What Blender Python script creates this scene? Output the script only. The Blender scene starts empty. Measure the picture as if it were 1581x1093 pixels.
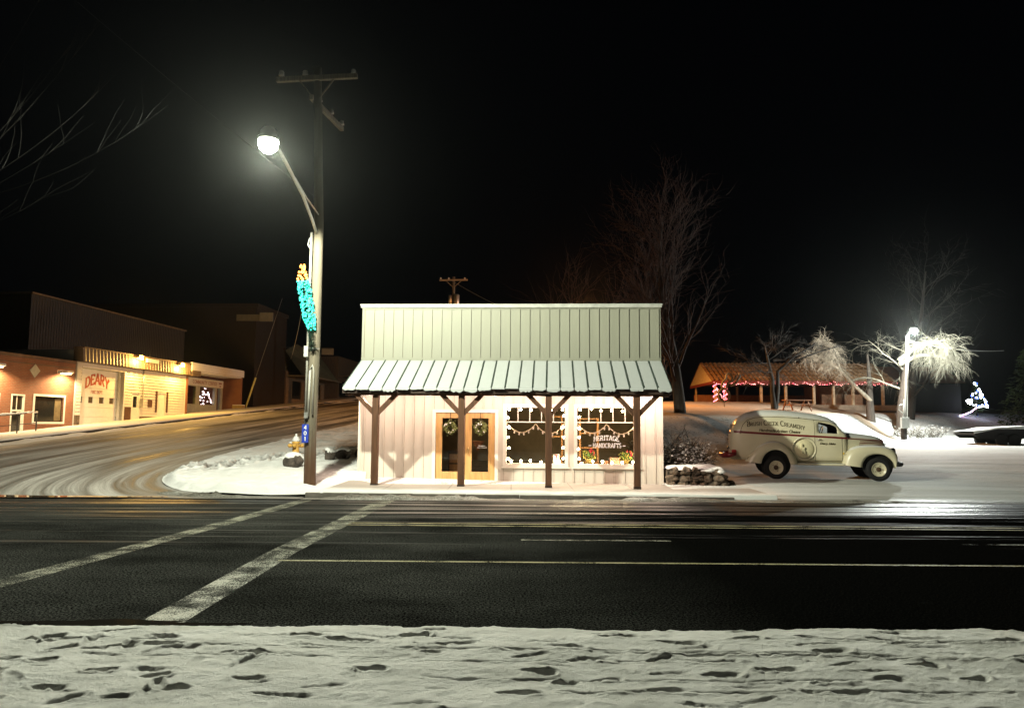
import bpy, bmesh, math, random
import numpy as np
from math import sin, cos, pi, radians, sqrt, atan2
from mathutils import Vector, Matrix, Euler

sc = bpy.context.scene
col = sc.collection
# ------------------------------------------------------------------ camera
cam_d = bpy.data.cameras.new('camera')
cam = bpy.data.objects.new('camera', cam_d)
col.objects.link(cam)
cam_d.sensor_width = 36.0
cam_d.lens = 36.0 * 1150.0 / 1581.0
cam_d.clip_start = 0.1
cam_d.clip_end = 900.0
cam.matrix_world = Matrix.Translation((0, 0, 1.65)) @ Matrix.Rotation(radians(90 + 5.4), 4, 'X') @ Matrix.Rotation(radians(0.4), 4, 'Z')
sc.camera = cam
# ------------------------------------------------------------------ night sky
w = bpy.data.worlds.new('World'); sc.world = w
w.use_nodes = True
bg = w.node_tree.nodes['Background']
bg.inputs[0].default_value = (0.55, 0.7, 1.0, 1)
bg.inputs[1].default_value = 0.0007
sc.view_settings.view_transform = 'Standard'
sc.view_settings.look = 'None'
sc.view_settings.exposure = 0.4
sc.view_settings.gamma = 1.0
try:
    sc.cycles.use_denoising = True
    sc.cycles.sample_clamp_indirect = 2.0
    sc.cycles.max_bounces = 6
    sc.cycles.diffuse_bounces = 3
    sc.cycles.transparent_max_bounces = 12
    sc.cycles.caustics_reflective = False
    sc.cycles.caustics_refractive = False
except Exception:
    pass
LAMP = dict(street=7000.0, porch=47.0, lot=9000.0, sodium=600.0, gooseneck=480.0, park=11500.0)
HALO_MIST = 0.00008
STREET_POS = (-4.72, 13.9, 7.02)

# ------------------------------------------------------------------ helpers
def tag(o, label=None, cat=None, group=None, kind=None):
    if label: o['label'] = label
    if cat: o['category'] = cat
    if group: o['group'] = group
    if kind: o['kind'] = kind
    return o

def thing(name, label, cat, loc=(0, 0, 0), rz=0.0, group=None):
    o = bpy.data.objects.new(name, None)
    o.empty_display_size = 0.2
    col.objects.link(o)
    o.location = loc
    o.rotation_euler = (0, 0, rz)
    return tag(o, label, cat, group)

def copy_tree(o, parent=None):
    c = o.copy(); col.objects.link(c); c.parent = parent
    for ch in list(o.children):
        copy_tree(ch, c)
    return c

class MB:
    """collects shapes, builds ONE mesh object"""
    def __init__(s):
        s.v = []; s.f = []; s.mi = []; s.sm = []
    def add(s, vs, fs, mi=0, smooth=False, m=None):
        b = len(s.v)
        if m is not None:
            vs = [tuple(m @ Vector(p)) for p in vs]
        s.v.extend([tuple(p) for p in vs])
        for f in fs:
            s.f.append(tuple(b + i for i in f)); s.mi.append(mi); s.sm.append(smooth)
        return s
    def box(s, x0, x1, y0, y1, z0, z1, mi=0, m=None):
        vs = [(x0,y0,z0),(x1,y0,z0),(x1,y1,z0),(x0,y1,z0),(x0,y0,z1),(x1,y0,z1),(x1,y1,z1),(x0,y1,z1)]
        return s.add(vs, [(0,3,2,1),(4,5,6,7),(0,1,5,4),(1,2,6,5),(2,3,7,6),(3,0,4,7)], mi, False, m)
    def bar(s, a, b, wx, wz, mi=0, up=(0,0,1)):
        """rectangular bar from a to b"""
        a = Vector(a); b = Vector(b); d = (b-a); L = d.length; d.normalize()
        u = Vector(up)
        if abs(d.dot(u)) > .98: u = Vector((0,1,0))
        sx = d.cross(u).normalized(); sz = sx.cross(d).normalized()
        vs = []
        for p in (a, b):
            for i, j in ((-1,-1),(1,-1),(1,1),(-1,1)):
                vs.append(tuple(p + sx*wx*.5*i + sz*wz*.5*j))
        return s.add(vs, [(0,1,2,3),(7,6,5,4),(0,4,5,1),(1,5,6,2),(2,6,7,3),(3,7,4,0)], mi)
    def tube(s, pts, rad, n=8, mi=0, smooth=True, caps=True):
        pts = [Vector(p) for p in pts]
        if not hasattr(rad, '__len__'): rad = [rad]*len(pts)
        vs = []; ref = None
        for i, p in enumerate(pts):
            a = pts[max(i-1,0)]; b = pts[min(i+1,len(pts)-1)]
            d = (b-a)
            if d.length < 1e-9: d = Vector((0,0,1))
            d.normalize()
            if ref is None:
                ref = Vector((1,0,0)) if abs(d.x) < .8 else Vector((0,1,0))
            u = (ref - d*ref.dot(d))
            if u.length < 1e-6: u = d.orthogonal()
            u.normalize(); ref = u
            q = d.cross(u)
            for k in range(n):
                t = 2*pi*k/n
                vs.append(tuple(p + (u*cos(t) + q*sin(t))*rad[i]))
        fs = []
        for i in range(len(pts)-1):
            for k in range(n):
                k2 = (k+1) % n
                fs.append((i*n+k, i*n+k2, (i+1)*n+k2, (i+1)*n+k))
        s.add(vs, fs, mi, smooth)
        if caps:
            b = len(s.v) - len(vs)
            s.f.append(tuple(b+k for k in reversed(range(n)))); s.mi.append(mi); s.sm.append(False)
            e = b + (len(pts)-1)*n
            s.f.append(tuple(e+k for k in range(n))); s.mi.append(mi); s.sm.append(False)
        return s
    def lathe(s, prof, n=20, mi=0, m=None, smooth=True):
        """prof: (r,z) list about z axis"""
        vs = []; fs = []
        for r, z in prof:
            for k in range(n):
                t = 2*pi*k/n; vs.append((r*cos(t), r*sin(t), z))
        for i in range(len(prof)-1):
            for k in range(n):
                k2 = (k+1)%n
                fs.append((i*n+k, i*n+k2, (i+1)*n+k2, (i+1)*n+k))
        fs.append(tuple(reversed(range(n)))); fs.append(tuple((len(prof)-1)*n+k for k in range(n)))
        return s.add(vs, fs, mi, smooth, m)
    def ball(s, c, r, n=8, mi=0, sq=(1,1,1)):
        rings = max(3, n//2)
        vs = [(c[0],c[1],c[2]-r*sq[2])]; fs = []
        for i in range(1, rings):
            a = -pi/2 + pi*i/rings
            for k in range(n):
                t = 2*pi*k/n
                vs.append((c[0]+r*cos(a)*cos(t)*sq[0], c[1]+r*cos(a)*sin(t)*sq[1], c[2]+r*sin(a)*sq[2]))
        vs.append((c[0],c[1],c[2]+r*sq[2])); top = len(vs)-1
        for k in range(n):
            k2=(k+1)%n
            fs.append((0,1+k2,1+k)); fs.append((top, 1+(rings-2)*n+k, 1+(rings-2)*n+k2))
        for i in range(rings-2):
            for k in range(n):
                k2=(k+1)%n
                fs.append((1+i*n+k,1+i*n+k2,1+(i+1)*n+k2,1+(i+1)*n+k))
        return s.add(vs, fs, mi, True)
    def quad(s, a, b, c, d, mi=0):
        return s.add([a,b,c,d], [(0,1,2,3)], mi)
    def prism(s, poly, y0, y1, mi=0, m=None):
        """poly in x,z extruded along y"""
        n = len(poly)
        vs = [(x,y0,z) for x,z in poly] + [(x,y1,z) for x,z in poly]
        fs = [tuple(range(n)), tuple(reversed(range(n,2*n)))]
        for i in range(n):
            j=(i+1)%n; fs.append((i, n+i, n+j, j))
        return s.add(vs, fs, mi, False, m)
    def build(s, name, mats, parent=None, label=None, bevel=0, **kw):
        me = bpy.data.meshes.new(name)
        me.from_pydata(s.v, [], s.f)
        if not isinstance(mats, (list, tuple)): mats = [mats]
        for mt in mats: me.materials.append(mt)
        if len(me.polygons) == len(s.f):
            me.polygons.foreach_set('material_index', s.mi)
            me.polygons.foreach_set('use_smooth', s.sm)
        me.update()
        o = bpy.data.objects.new(name, me); col.objects.link(o)
        if parent is not None: o.parent = parent
        if bevel:
            md = o.modifiers.new('bevel', 'BEVEL'); md.width = bevel; md.segments = 2; md.limit_method = 'ANGLE'
        tag(o, label, kw.get('cat'), kw.get('group'), kw.get('kind'))
        return o

def grid_mesh(name, X, Y, Z, mat, uv=None, attrs=None, parent=None, kind='structure', flip=False):
    """X,Y,Z 2-d arrays -> smooth grid"""
    nr, nc = X.shape
    co = np.stack([X, Y, Z], -1).reshape(-1, 3).astype(np.float32)
    idx = np.arange(nr*nc).reshape(nr, nc)
    q = np.stack([idx[:-1,:-1], idx[:-1,1:], idx[1:,1:], idx[1:,:-1]], -1).reshape(-1,4)
    if flip: q = q[:, ::-1]
    me = bpy.data.meshes.new(name)
    me.vertices.add(len(co)); me.vertices.foreach_set('co', co.ravel())
    me.loops.add(q.size); me.loops.foreach_set('vertex_index', q.ravel().astype(np.int32))
    me.polygons.add(len(q))
    me.polygons.foreach_set('loop_start', (np.arange(len(q))*4).astype(np.int32))
    me.polygons.foreach_set('loop_total', np.full(len(q), 4, np.int32))
    me.polygons.foreach_set('use_smooth', np.ones(len(q), bool))
    me.update(calc_edges=True); me.validate()
    if uv is not None:
        U = np.stack([uv[0], uv[1]], -1).reshape(-1,2)[q.ravel()].astype(np.float32)
        l = me.uv_layers.new(name='UVMap'); l.data.foreach_set('uv', U.ravel())
    for k, a in (attrs or {}).items():
        at = me.attributes.new(k, 'FLOAT', 'POINT'); at.data.foreach_set('value', a.ravel().astype(np.float32))
    me.materials.append(mat)
    o = bpy.data.objects.new(name, me); col.objects.link(o)
    if parent is not None: o.parent = parent
    if kind: o['kind'] = kind
    return o

_ballm = {}
def bulb_set(pts, parent, name='bulb', most=100):
    """pts: (position, radius, material); the largest `most` become parts of their own, the rest one mass"""
    pts = sorted(pts, key=lambda p: -p[1]); rest = {}
    for p, r, m in pts[:most]:
        k = m.name
        if k not in _ballm:
            b_ = MB(); b_.ball((0,0,0), 1.0, 8); me = bpy.data.meshes.new(name)
            me.from_pydata(b_.v, [], b_.f); me.materials.append(m); me.polygons.foreach_set('use_smooth', b_.sm); _ballm[k] = me
        o = bpy.data.objects.new(name, _ballm[k]); col.objects.link(o); o.parent = parent; o.location = p; o.scale = (r, r, r)
    for p, r, m in pts[most:]: rest.setdefault(m.name, (m, MB()))[1].ball(tuple(p), r, 6)
    for m, b_ in rest.values(): b_.build(name+'_mass', m, parent, kind='stuff')

# value noise in numpy
_rng = np.random.default_rng(7)
_tab = _rng.random((256, 256))
def vnoise(x, y, seed=0):
    x = np.asarray(x, float) + seed*17.3; y = np.asarray(y, float) + seed*9.1
    xi = np.floor(x).astype(int); yi = np.floor(y).astype(int)
    fx = x-xi; fy = y-yi
    fx = fx*fx*(3-2*fx); fy = fy*fy*(3-2*fy)
    t = lambda i, j: _tab[i % 256, j % 256]
    return ((t(xi,yi)*(1-fx)+t(xi+1,yi)*fx)*(1-fy) + (t(xi,yi+1)*(1-fx)+t(xi+1,yi+1)*fx)*fy)*2-1
def fbm(x, y, o=4, seed=0):
    s = 0; a = 1.0
    for i in range(o):
        s = s + a*vnoise(np.asarray(x)*2**i, np.asarray(y)*2**i, seed+i*3); a *= .5
    return s
def sstep(t):
    t = np.clip(t, 0, 1); return t*t*(3-2*t)

# ------------------------------------------------------------------ materials
_mats = {}
class NT:
    def __init__(s, name):
        s.m = bpy.data.materials.new(name); s.m.use_nodes = True
        s.t = s.m.node_tree; s.n = s.t.nodes; s.l = s.t.links
        s.b = s.n['Principled BSDF']; s.out = s.n['Material Output']
        s._tc = None
    def new(s, typ, **kw):
        n = s.n.new(typ)
        for k, v in kw.items(): setattr(n, k, v)
        return n
    def co(s, kind='Object'):
        if s._tc is None: s._tc = s.new('ShaderNodeTexCoord')
        return s._tc.outputs[kind]
    def mapped(s, scale=(1,1,1), rot=(0,0,0), kind='Object', src=None):
        mp = s.new('ShaderNodeMapping')
        s.l.new(src or s.co(kind), mp.inputs[0])
        mp.inputs['Scale'].default_value = scale; mp.inputs['Rotation'].default_value = rot
        return mp.outputs[0]
    def noise(s, scale=5, detail=4, rough=.55, vec=None, dist=0):
        n = s.new('ShaderNodeTexNoise')
        s.l.new(vec or s.co(), n.inputs['Vector'])
        n.inputs['Scale'].default_value = scale; n.inputs['Detail'].default_value = detail
        n.inputs['Roughness'].default_value = rough; n.inputs['Distortion'].default_value = dist
        return n.outputs['Fac']
    def ramp(s, fac, stops):
        r = s.new('ShaderNodeValToRGB'); s.l.new(fac, r.inputs[0])
        e = r.color_ramp.elements
        while len(e) < len(stops): e.new(.5)
        for el, (p, c) in zip(e, stops):
            el.position = p; el.color = (c, c, c, 1) if not hasattr(c, '__len__') else (*c[:3], 1)
        return r.outputs[0]
    def mix(s, fac, a, b, blend='MIX'):
        m = s.new('ShaderNodeMix', data_type='RGBA', blend_type=blend)
        for sock, v in ((m.inputs[0], fac), (m.inputs[6], a), (m.inputs[7], b)):
            if hasattr(v, 'is_linked') or isinstance(v, bpy.types.NodeSocket): s.l.new(v, sock)
            elif hasattr(v, '__len__'): sock.default_value = (*v[:3], 1)
            else: sock.default_value = v
        return m.outputs[2]
    def math(s, op, a, b=0.0, c=0.0):
        m = s.new('ShaderNodeMath', operation=op)
        for sock, v in zip(m.inputs, (a, b, c)):
            if isinstance(v, bpy.types.NodeSocket): s.l.new(v, sock)
            else: sock.default_value = v
        return m.outputs[0]
    def attr(s, name):
        a = s.new('ShaderNodeAttribute'); a.attribute_name = name; return a.outputs['Fac']
    def set(s, sock, v):
        i = s.b.inputs[sock]
        if isinstance(v, bpy.types.NodeSocket): s.l.new(v, i)
        elif hasattr(v, '__len__'): i.default_value = (*v[:3], 1)
        else: i.default_value = v
        return s
    def bump(s, h, strength=.3, dist=.02, normal=None):
        b = s.new('ShaderNodeBump'); s.l.new(h, b.inputs['Height'])
        b.inputs['Strength'].default_value = strength; b.inputs['Distance'].default_value = dist
        if normal is not None: s.l.new(normal, b.inputs['Normal'])
        s.l.new(b.outputs[0], s.b.inputs['Normal']); return b.outputs[0]

def P(name, c, rough=.7, var=.12, vs=6, bump=.15, bs=40, metal=0, stretch=(1,1,1), emit=None, es=0, spec=.4, bd=.01):
    """plain procedural paint / wood / metal with mottling"""
    if name in _mats: return _mats[name]
    t = NT(name)
    v = t.mapped(stretch)
    f = t.noise(vs, 5, .6, v)
    lo = tuple(max(0, x*(1-var*1.6)) for x in c); hi = tuple(min(1, x*(1+var)) for x in c)
    t.set('Base Color', t.ramp(f, [(.3, lo), (.7, hi)]))
    t.set('Roughness', t.math('MULTIPLY_ADD', f, .25, rough-.12))
    t.set('Metallic', metal); t.set('Specular IOR Level', spec)
    if bump: t.bump(t.noise(bs, 4, .6, v), bump, bd)
    if emit:
        t.set('Emission Color', emit); t.set('Emission Strength', es)
    _mats[name] = t.m
    return t.m

def EM(name, c, s):
    if name in _mats: return _mats[name]
    t = NT(name); t.set('Base Color', tuple(min(.8, x) for x in c)); t.set('Emission Color', c); t.set('Emission Strength', s)
    t.set('Roughness', .4)
    _mats[name] = t.m; return t.m

def GLASS(name, tint=(.9,.92,.9), refl=.09):
    if name in _mats: return _mats[name]
    t = NT(name)
    tr = t.new('ShaderNodeBsdfTransparent'); tr.inputs[0].default_value = (*tint, 1)
    gl = t.new('ShaderNodeBsdfGlossy'); gl.inputs['Roughness'].default_value = .02
    fr = t.new('ShaderNodeFresnel'); fr.inputs[0].default_value = 1.5
    mx = t.new('ShaderNodeMixShader')
    ge = t.new('ShaderNodeNewGeometry'); t.l.new(t.math('MULTIPLY', fr.outputs[0], t.math('SUBTRACT', 1.0, ge.outputs['Backfacing'])), mx.inputs[0]); t.l.new(tr.outputs[0], mx.inputs[1]); t.l.new(gl.outputs[0], mx.inputs[2])
    t.l.new(mx.outputs[0], t.out.inputs[0])
    _mats[name] = t.m; return t.m

def mat_snow(name='snow', c=(.80,.81,.80), dirt=.0, speck=0.0, bstr=.5, dscale=1.5, bscale=30):
    if name in _mats: return _mats[name]
    t = NT(name)
    big = t.noise(dscale, 5, .6); fine = t.noise(bscale, 6, .7)
    base = t.mix(t.ramp(big, [(.35, 0.0), (.75, 1.0)]), c, tuple(x*(1-dirt) for x in c))
    if speck > 0:
        sp = t.noise(9, 6, .75)
        base = t.mix(t.ramp(sp, [(.62-speck*.2, 0.0), (.66-speck*.2, 1.0)]), base, (.10,.085,.06))
    t.set('Base Color', base); t.set('Roughness', .75); t.set('Specular IOR Level', .25)
    t.bump(fine, bstr, .02)
    _mats[name] = t.m; return t.m

def mat_brick(name, c1, c2, mortar, sx=1.0):
    if name in _mats: return _mats[name]
    t = NT(name)
    cb = t.new('ShaderNodeCombineXYZ'); sp = t.new('ShaderNodeSeparateXYZ')
    t.l.new(t.co(), sp.inputs[0])
    t.l.new(t.math('ADD', sp.outputs[0], sp.outputs[1]), cb.inputs[0]); t.l.new(sp.outputs[2], cb.inputs[1])
    b = t.new('ShaderNodeTexBrick'); t.l.new(cb.outputs[0], b.inputs[0])
    b.inputs['Color1'].default_value = (*c1,1); b.inputs['Color2'].default_value = (*c2,1); b.inputs['Mortar'].default_value = (*mortar,1)
    b.inputs['Scale'].default_value = 1.0; b.inputs['Brick Width'].default_value = .22; b.inputs['Row Height'].default_value = .075; b.inputs['Mortar Size'].default_value = .008
    nz = t.noise(3, 5, .6)
    t.set('Base Color', t.mix(t.ramp(nz, [(.3,0.0),(.7,.45)]), b.outputs['Color'], tuple(x*.6 for x in c1)))
    t.set('Roughness', .85)
    t.bump(t.math('SUBTRACT', 1.0, b.outputs['Fac']), .6, .008)
    _mats[name] = t.m; return t.m

# ------------------------------------------------------------------ lettering (stroked slab-serif capitals)
def _arc(cx, cy, rx, ry, a0, a1, n=9):
    return [(cx+rx*cos(radians(a0+(a1-a0)*i/n)), cy+ry*sin(radians(a0+(a1-a0)*i/n))) for i in range(n+1)]
GL = {
 'A': (.86, [[(.04,0),(.43,1)], [(.43,1),(.82,0)], [(.19,.34),(.67,.34)]], [(.04,0),(.82,0)]),
 'B': (.74, [[(.12,0),(.12,1)], [(.12,.97)]+_arc(.40,.75,.24,.22,90,-90)+[(.12,.53)], [(.40,.53)]+_arc(.42,.28,.28,.25,90,-90)+[(.12,.03)]], [(.12,0),(.12,1)]),
 'C': (.80, [_arc(.44,.5,.38,.48,48,312,16)], []),
 'D': (.84, [[(.12,0),(.12,1)], [(.12,.97),(.34,.97)]+_arc(.36,.5,.40,.47,90,-90,12)+[(.12,.03)]], [(.12,0),(.12,1)]),
 'E': (.70, [[(.12,0),(.12,1)], [(.12,.96),(.62,.96),(.62,.82)], [(.12,.52),(.5,.52)], [(.12,.04),(.64,.04),(.64,.2)]], [(.12,0),(.12,1)]),
 'F': (.66, [[(.12,0),(.12,1)], [(.12,.96),(.62,.96),(.62,.8)], [(.12,.52),(.5,.52)]], [(.12,0),(.12,1)]),
 'G': (.86, [_arc(.44,.5,.38,.48,48,330,16), [(.76,.45),(.76,.08)], [(.55,.45),(.82,.45)]], []),
 'H': (.86, [[(.14,0),(.14,1)], [(.72,0),(.72,1)], [(.14,.52),(.72,.52)]], [(.14,0),(.14,1),(.72,0),(.72,1)]),
 'I': (.40, [[(.2,0),(.2,1)]], [(.2,0),(.2,1)]),
 'K': (.82, [[(.14,0),(.14,1)], [(.14,.42),(.68,1)], [(.32,.6),(.74,0)]], [(.14,0),(.14,1),(.68,1),(.74,0)]),
 'M': (1.0, [[(.12,0),(.14,1)], [(.14,1),(.5,.15)], [(.5,.15),(.86,1)], [(.86,1),(.88,0)]], [(.12,0),(.88,0)]),
 'N': (.88, [[(.14,0),(.14,1)], [(.14,1),(.74,0)], [(.74,0),(.74,1)]], [(.14,0),(.74,1)]),
 'O': (.88, [_arc(.44,.5,.38,.48,0,360,20)], []),
 'P': (.74, [[(.12,0),(.12,1)], [(.12,.97)]+_arc(.40,.72,.27,.25,90,-90)+[(.12,.47)]], [(.12,0),(.12,1)]),
 'R': (.80, [[(.12,0),(.12,1)], [(.12,.97)]+_arc(.40,.73,.25,.24,90,-90)+[(.12,.49)], [(.38,.49),(.72,0)]], [(.12,0),(.12,1),(.72,0)]),
 'S': (.66, [_arc(.33,.74,.24,.24,30,250,9)+_arc(.33,.26,.26,.24,90,-150,9)], []),
 'T': (.76, [[(.38,0),(.38,1)], [(.04,.8),(.04,.96),(.72,.96),(.72,.8)]], [(.38,0)]),
 'U': (.84, [[(.14,1),(.14,.32)]+_arc(.42,.3,.28,.28,180,360,10)+[(.70,1)]], [(.14,1),(.70,1)]),
 'Y': (.80, [[(.06,1),(.40,.45)], [(.74,1),(.40,.45)], [(.40,.45),(.40,0)]], [(.06,1),(.74,1),(.40,0)]),
 '-': (.5, [[(.05,.45),(.45,.45)]], []), '.': (.3, [[(.15,0),(.15,.12)]], []), ' ': (.42, [], []),
 '0': (.7, [_arc(.35,.5,.27,.48,0,360,18)], []), '1': (.5, [[(.12,.78),(.28,1),(.28,0)]], []),
 '4': (.75, [[(.52,0),(.52,1),(.06,.32),(.7,.32)]], []),
}
def letter_ribbons(text, th=.13, serif=.26, gap=.10, small=None):
    """-> list of polygons (quads in 2-d, em height 1), and total width; small: scale of letters that do not start a word"""
    out = []; x = 0; start = True
    for ch in text:
        wd, lines, ser = GL[ch]
        k = 1.0
        if small and not start: k = small
        start = ch == ' '
        for ln in lines:
            P2 = [Vector((x + p[0]*k, p[1]*k)) for p in ln]
            for i in range(len(P2)-1):
                a, b = P2[i], P2[i+1]; d = b-a
                if d.length < 1e-6: continue
                d.normalize(); nrm = Vector((-d.y, d.x))
                ww = th*k*(.62 + .5*abs(d.y))*.5
                e = d*ww*.35
                out.append([a-e+nrm*ww, a-e-nrm*ww, b+e-nrm*ww, b+e+nrm*ww])
        for p in ser:
            if serif:
                cx, cy = x+p[0]*k, p[1]*k; h = th*.55*k; sg = 1 if p[1] < .5 else -1
                y0, y1 = sorted((cy, cy+sg*h))
                out.append([Vector((cx-serif*.5*k,y0)),Vector((cx+serif*.5*k,y0)),Vector((cx+serif*.5*k,y1)),Vector((cx-serif*.5*k,y1))])
        x += (wd+gap)*k
    return out, x-gap
def lettering(mb, text, f, height=1.0, width=None, th=.13, serif=.26, gap=.1, small=None, eps=.0002, mi=0):
    """f(u, v) -> 3-d point ; u centred in metres, v up from the baseline"""
    polys, W = letter_ribbons(text, th, serif, gap, small)
    kx = (width / W) if width else height
    for n, pg in enumerate(polys):
        pts = [f((p.x - W/2)*kx, p.y*height, (n % 7)*eps) for p in pg]
        mb.add(pts, [(0,1,2,3)], mi)
    return mb
# ------------------------------------------------------------------ terrain heights
KERB = np.array([(-3,16.85),(-5.3,16.86),(-7,17.15),(-8.3,18.1),(-9.1,19.6),(-9.5,21.5),(-9.75,25),(-9.35,31),(-8.5,41),(-6,70),(-1,140)])
for _ in range(2):
    _q = [KERB[0]]
    for _a, _b in zip(KERB[:-1], KERB[1:]): _q += [_a*.75+_b*.25, _a*.25+_b*.75]
    KERB = np.array(_q+[KERB[-1]])
def xk_east(y):
    return np.interp(y, KERB[2:,1], KERB[2:,0])
def xk_west(y):
    y = np.asarray(y, float)
    return -19.35 + .07*(y-30) - 14*np.clip((23-y)/7, 0, 1)**2
def fac_x(y): return -25.5 + .07*np.asarray(y, float)
BX = [4,10,16,21,26,40,80,140]; BY = [26,28,33,42,50,62,78,95]
def G(x, y):
    x = np.asarray(x, float); y = np.asarray(y, float)
    west = .067*np.clip(y-17, 0, 75)
    west = west - .16*sstep((xk_west(y)-.5-x)/3.5)
    yb = np.interp(x, BX, BY); yc = yb+9
    lot = .025*np.clip(np.minimum(y, yc)-20, 0, 60) + .10*sstep((y-17.2)/2.2)
    crest = .025*np.clip(yc-20, 0, 60)+1.7
    bank = 1.7*sstep((y-yb)/9)
    top = (3.62-crest)*np.clip((y-yc)/np.maximum(64-yc, 8), 0, 1)
    east = lot+bank+top
    t = sstep((x+4.2)/8.4)
    return west*(1-t)+east*t
def bareness(x, y):
    yb = np.interp(x, BX, BY)
    b = .95*sstep((y-yb-7.6)/1.2)
    xc = np.interp(y, [46,50,58,64], [25.2,25.55,26.6,25.5])
    b = np.maximum(b, sstep((.85-np.abs(x-xc))/.4)*sstep((y-48.6)/1))
    b = b*sstep((x-2)/3)
    return np.clip(b, 0, 1)

def lines(*seg):
    out = []
    for a, b, s in seg:
        out.extend(np.arange(a, b-1e-6, s))
    out.append(seg[-1][1]); return np.array(out)

# base ground
t = NT('snowy_ground')
sp = t.noise(7, 7, .8); sp2 = t.noise(1.1, 4, .6)
thin = t.math('MULTIPLY_ADD', sp2, .22, sp)
snowc = t.mix(t.ramp(thin, [(.66, 0.0), (.74, 1.0)]), (.78,.79,.78), (.09,.075,.05))
grass = t.mix(t.noise(3, 8, .8), (.16,.10,.055), (.48,.40,.32))
t.set('Base Color', t.mix(t.attr('bare'), snowc, grass)); t.set('Roughness', .85); t.set('Specular IOR Level', .15)
t.bump(t.noise(14, 6, .7), .7, .06)
M_GROUND = t.m
gx = lines((-140,-30,5),(-30,-12,1),(-12,4.2,.5),(4.2,36,.3),(36,60,1),(60,160,5)); gy = lines((17.2,24,.4),(24,60,.3),(60,76,.5),(76,110,2),(110,220,8))
X, Y = np.meshgrid(gx, gy)
Z = G(X, Y) + .05*fbm(X*.7, Y*.7, 4)*sstep((X-3)/3)*sstep((Y-24)/4) - .03
inlot = (X > 4) & (Y < np.interp(X, BX, BY)-.6)
Z = np.where(inlot, Z-.10, Z)
Z = np.where((X < -3.9) & (Y < 60), Z-.06, Z)
grid_mesh('ground', X, Y, Z, M_GROUND, attrs={'bare': bareness(X, Y)})

# main road -----------------------------------------------------------------
t = NT('wet_asphalt')
fine = t.noise(46, 4, .8)
streak = t.noise(1.0, 6, .62, t.mapped((.09, 3.0, 1)))
col_a = t.mix(t.ramp(fine, [(.48, 0.0), (.64, 1.0)]), (.0010,.0010,.0009), (.013,.013,.012))
frost_lit = t.math('MULTIPLY', t.ramp(t.noise(.45, 5, .65, t.mapped((.6,1,1))), [(.28, 0.0), (.80, 1.0)]), t.ramp(fine, [(.45, 0.0), (.6, 1.0)]))
sfx = t.new('ShaderNodeSeparateXYZ'); t.l.new(t.co(), sfx.inputs[0]); lamp_side = t.ramp(t.math('MULTIPLY_ADD', sfx.outputs[0], .1, .5), [(.46, 1.0), (.74, .0)])  # frost kept to the lamp's side: lamplight put into the road colour
frost_lit = t.math('MULTIPLY', frost_lit, lamp_side)
col_a = t.mix(t.math('MULTIPLY', frost_lit, .9), col_a, (.17,.175,.16))
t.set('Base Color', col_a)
sy = t.new('ShaderNodeSeparateXYZ'); t.l.new(t.co(), sy.inputs[0])
wet = t.ramp(t.math('ADD', streak, t.math('MULTIPLY_ADD', sy.outputs[1], .032, -.36)), [(.58, 0.0), (.70, 1.0)])
t.set('Roughness', t.math('MULTIPLY_ADD', wet, -.53, .85))
t.set('Specular IOR Level', t.math('MULTIPLY_ADD', wet, .52, .0))
bn = t.math('MULTIPLY_ADD', streak, .5, fine)
bm = t.bump(bn, .55, .012)
M_ROAD = t.m
rx = lines((-120,-14,6),(-14,14,.5),(14,120,6)); ry = lines((-30,5.6,3),(5.6,17.3,.3))
X, Y = np.meshgrid(rx, ry); Z = -.006*np.abs(Y-11.2)*.6 + .012*fbm(X*.4, Y*.6, 3)*0
Z = Z - Z[-1].max()*0
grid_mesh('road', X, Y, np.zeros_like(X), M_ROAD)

def paint(name, c, wear):
    t = NT(name)
    n = t.noise(60, 5, .8); n2 = t.noise(2.2, 4, .6)
    f = t.ramp(t.math('MULTIPLY_ADD', n2, .55, t.math('MULTIPLY', n, .75)), [(wear, 0.0), (wear+.16, 1.0)])
    t.set('Base Color', c); t.set('Roughness', .6)
    tr = t.new('ShaderNodeBsdfTransparent'); mx = t.new('ShaderNodeMixShader')
    t.l.new(f, mx.inputs[0]); t.l.new(tr.outputs[0], mx.inputs[1]); t.l.new(t.b.outputs[0], mx.inputs[2]); t.l.new(mx.outputs[0], t.out.inputs[0])
    t.bump(n, .4, .01)
    return t.m
M_WHITE_LINE = paint('worn_white_paint', (.28,.28,.22), .60)
M_YELLOW_LINE = paint('worn_yellow_paint', (.30,.27,.13), .52)
def strip(name, pts, wdt, mat, z=.004):
    mb = MB(); n = len(pts)
    vs = []
    for i, (x, y) in enumerate(pts):
        a = Vector(pts[max(i-1,0)]); b = Vector(pts[min(i+1,n-1)]); d = (b-a).normalized(); q = Vector((-d.y, d.x))*wdt/2
        vs += [(x+q.x, y+q.y, z), (x-q.x, y-q.y, z)]
    mb.add(vs, [(2*i, 2*i+1, 2*i+3, 2*i+2) for i in range(n-1)])
    return mb.build(name, mat, kind='structure')
strip('crosswalk_line', [(-5.75,4),(-5.2,7.8),(-4.75,12),(-4.42,16.2)], .31, M_WHITE_LINE)
strip('crosswalk_line', [(-2.88,4),(-2.88,6.2),(-2.93,9.8),(-2.8,13),(-2.68,16.3)], .37, M_WHITE_LINE)
for yy, w_ in ((12.62,.10),(12.36,.08)):
    strip('centre_line', [(-2.7,yy),(10,yy-.1),(70,yy-.1)], w_, M_YELLOW_LINE)
strip('centre_line', [(-2.8,9.17),(6,9.13),(70,9.1)], .075, M_YELLOW_LINE)
strip('lane_dash', [(.15,10.9),(2.3,10.9)], .1, M_WHITE_LINE)
strip('lane_dash', [(6.4,10.75),(8.8,10.75)], .1, M_WHITE_LINE)

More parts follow.
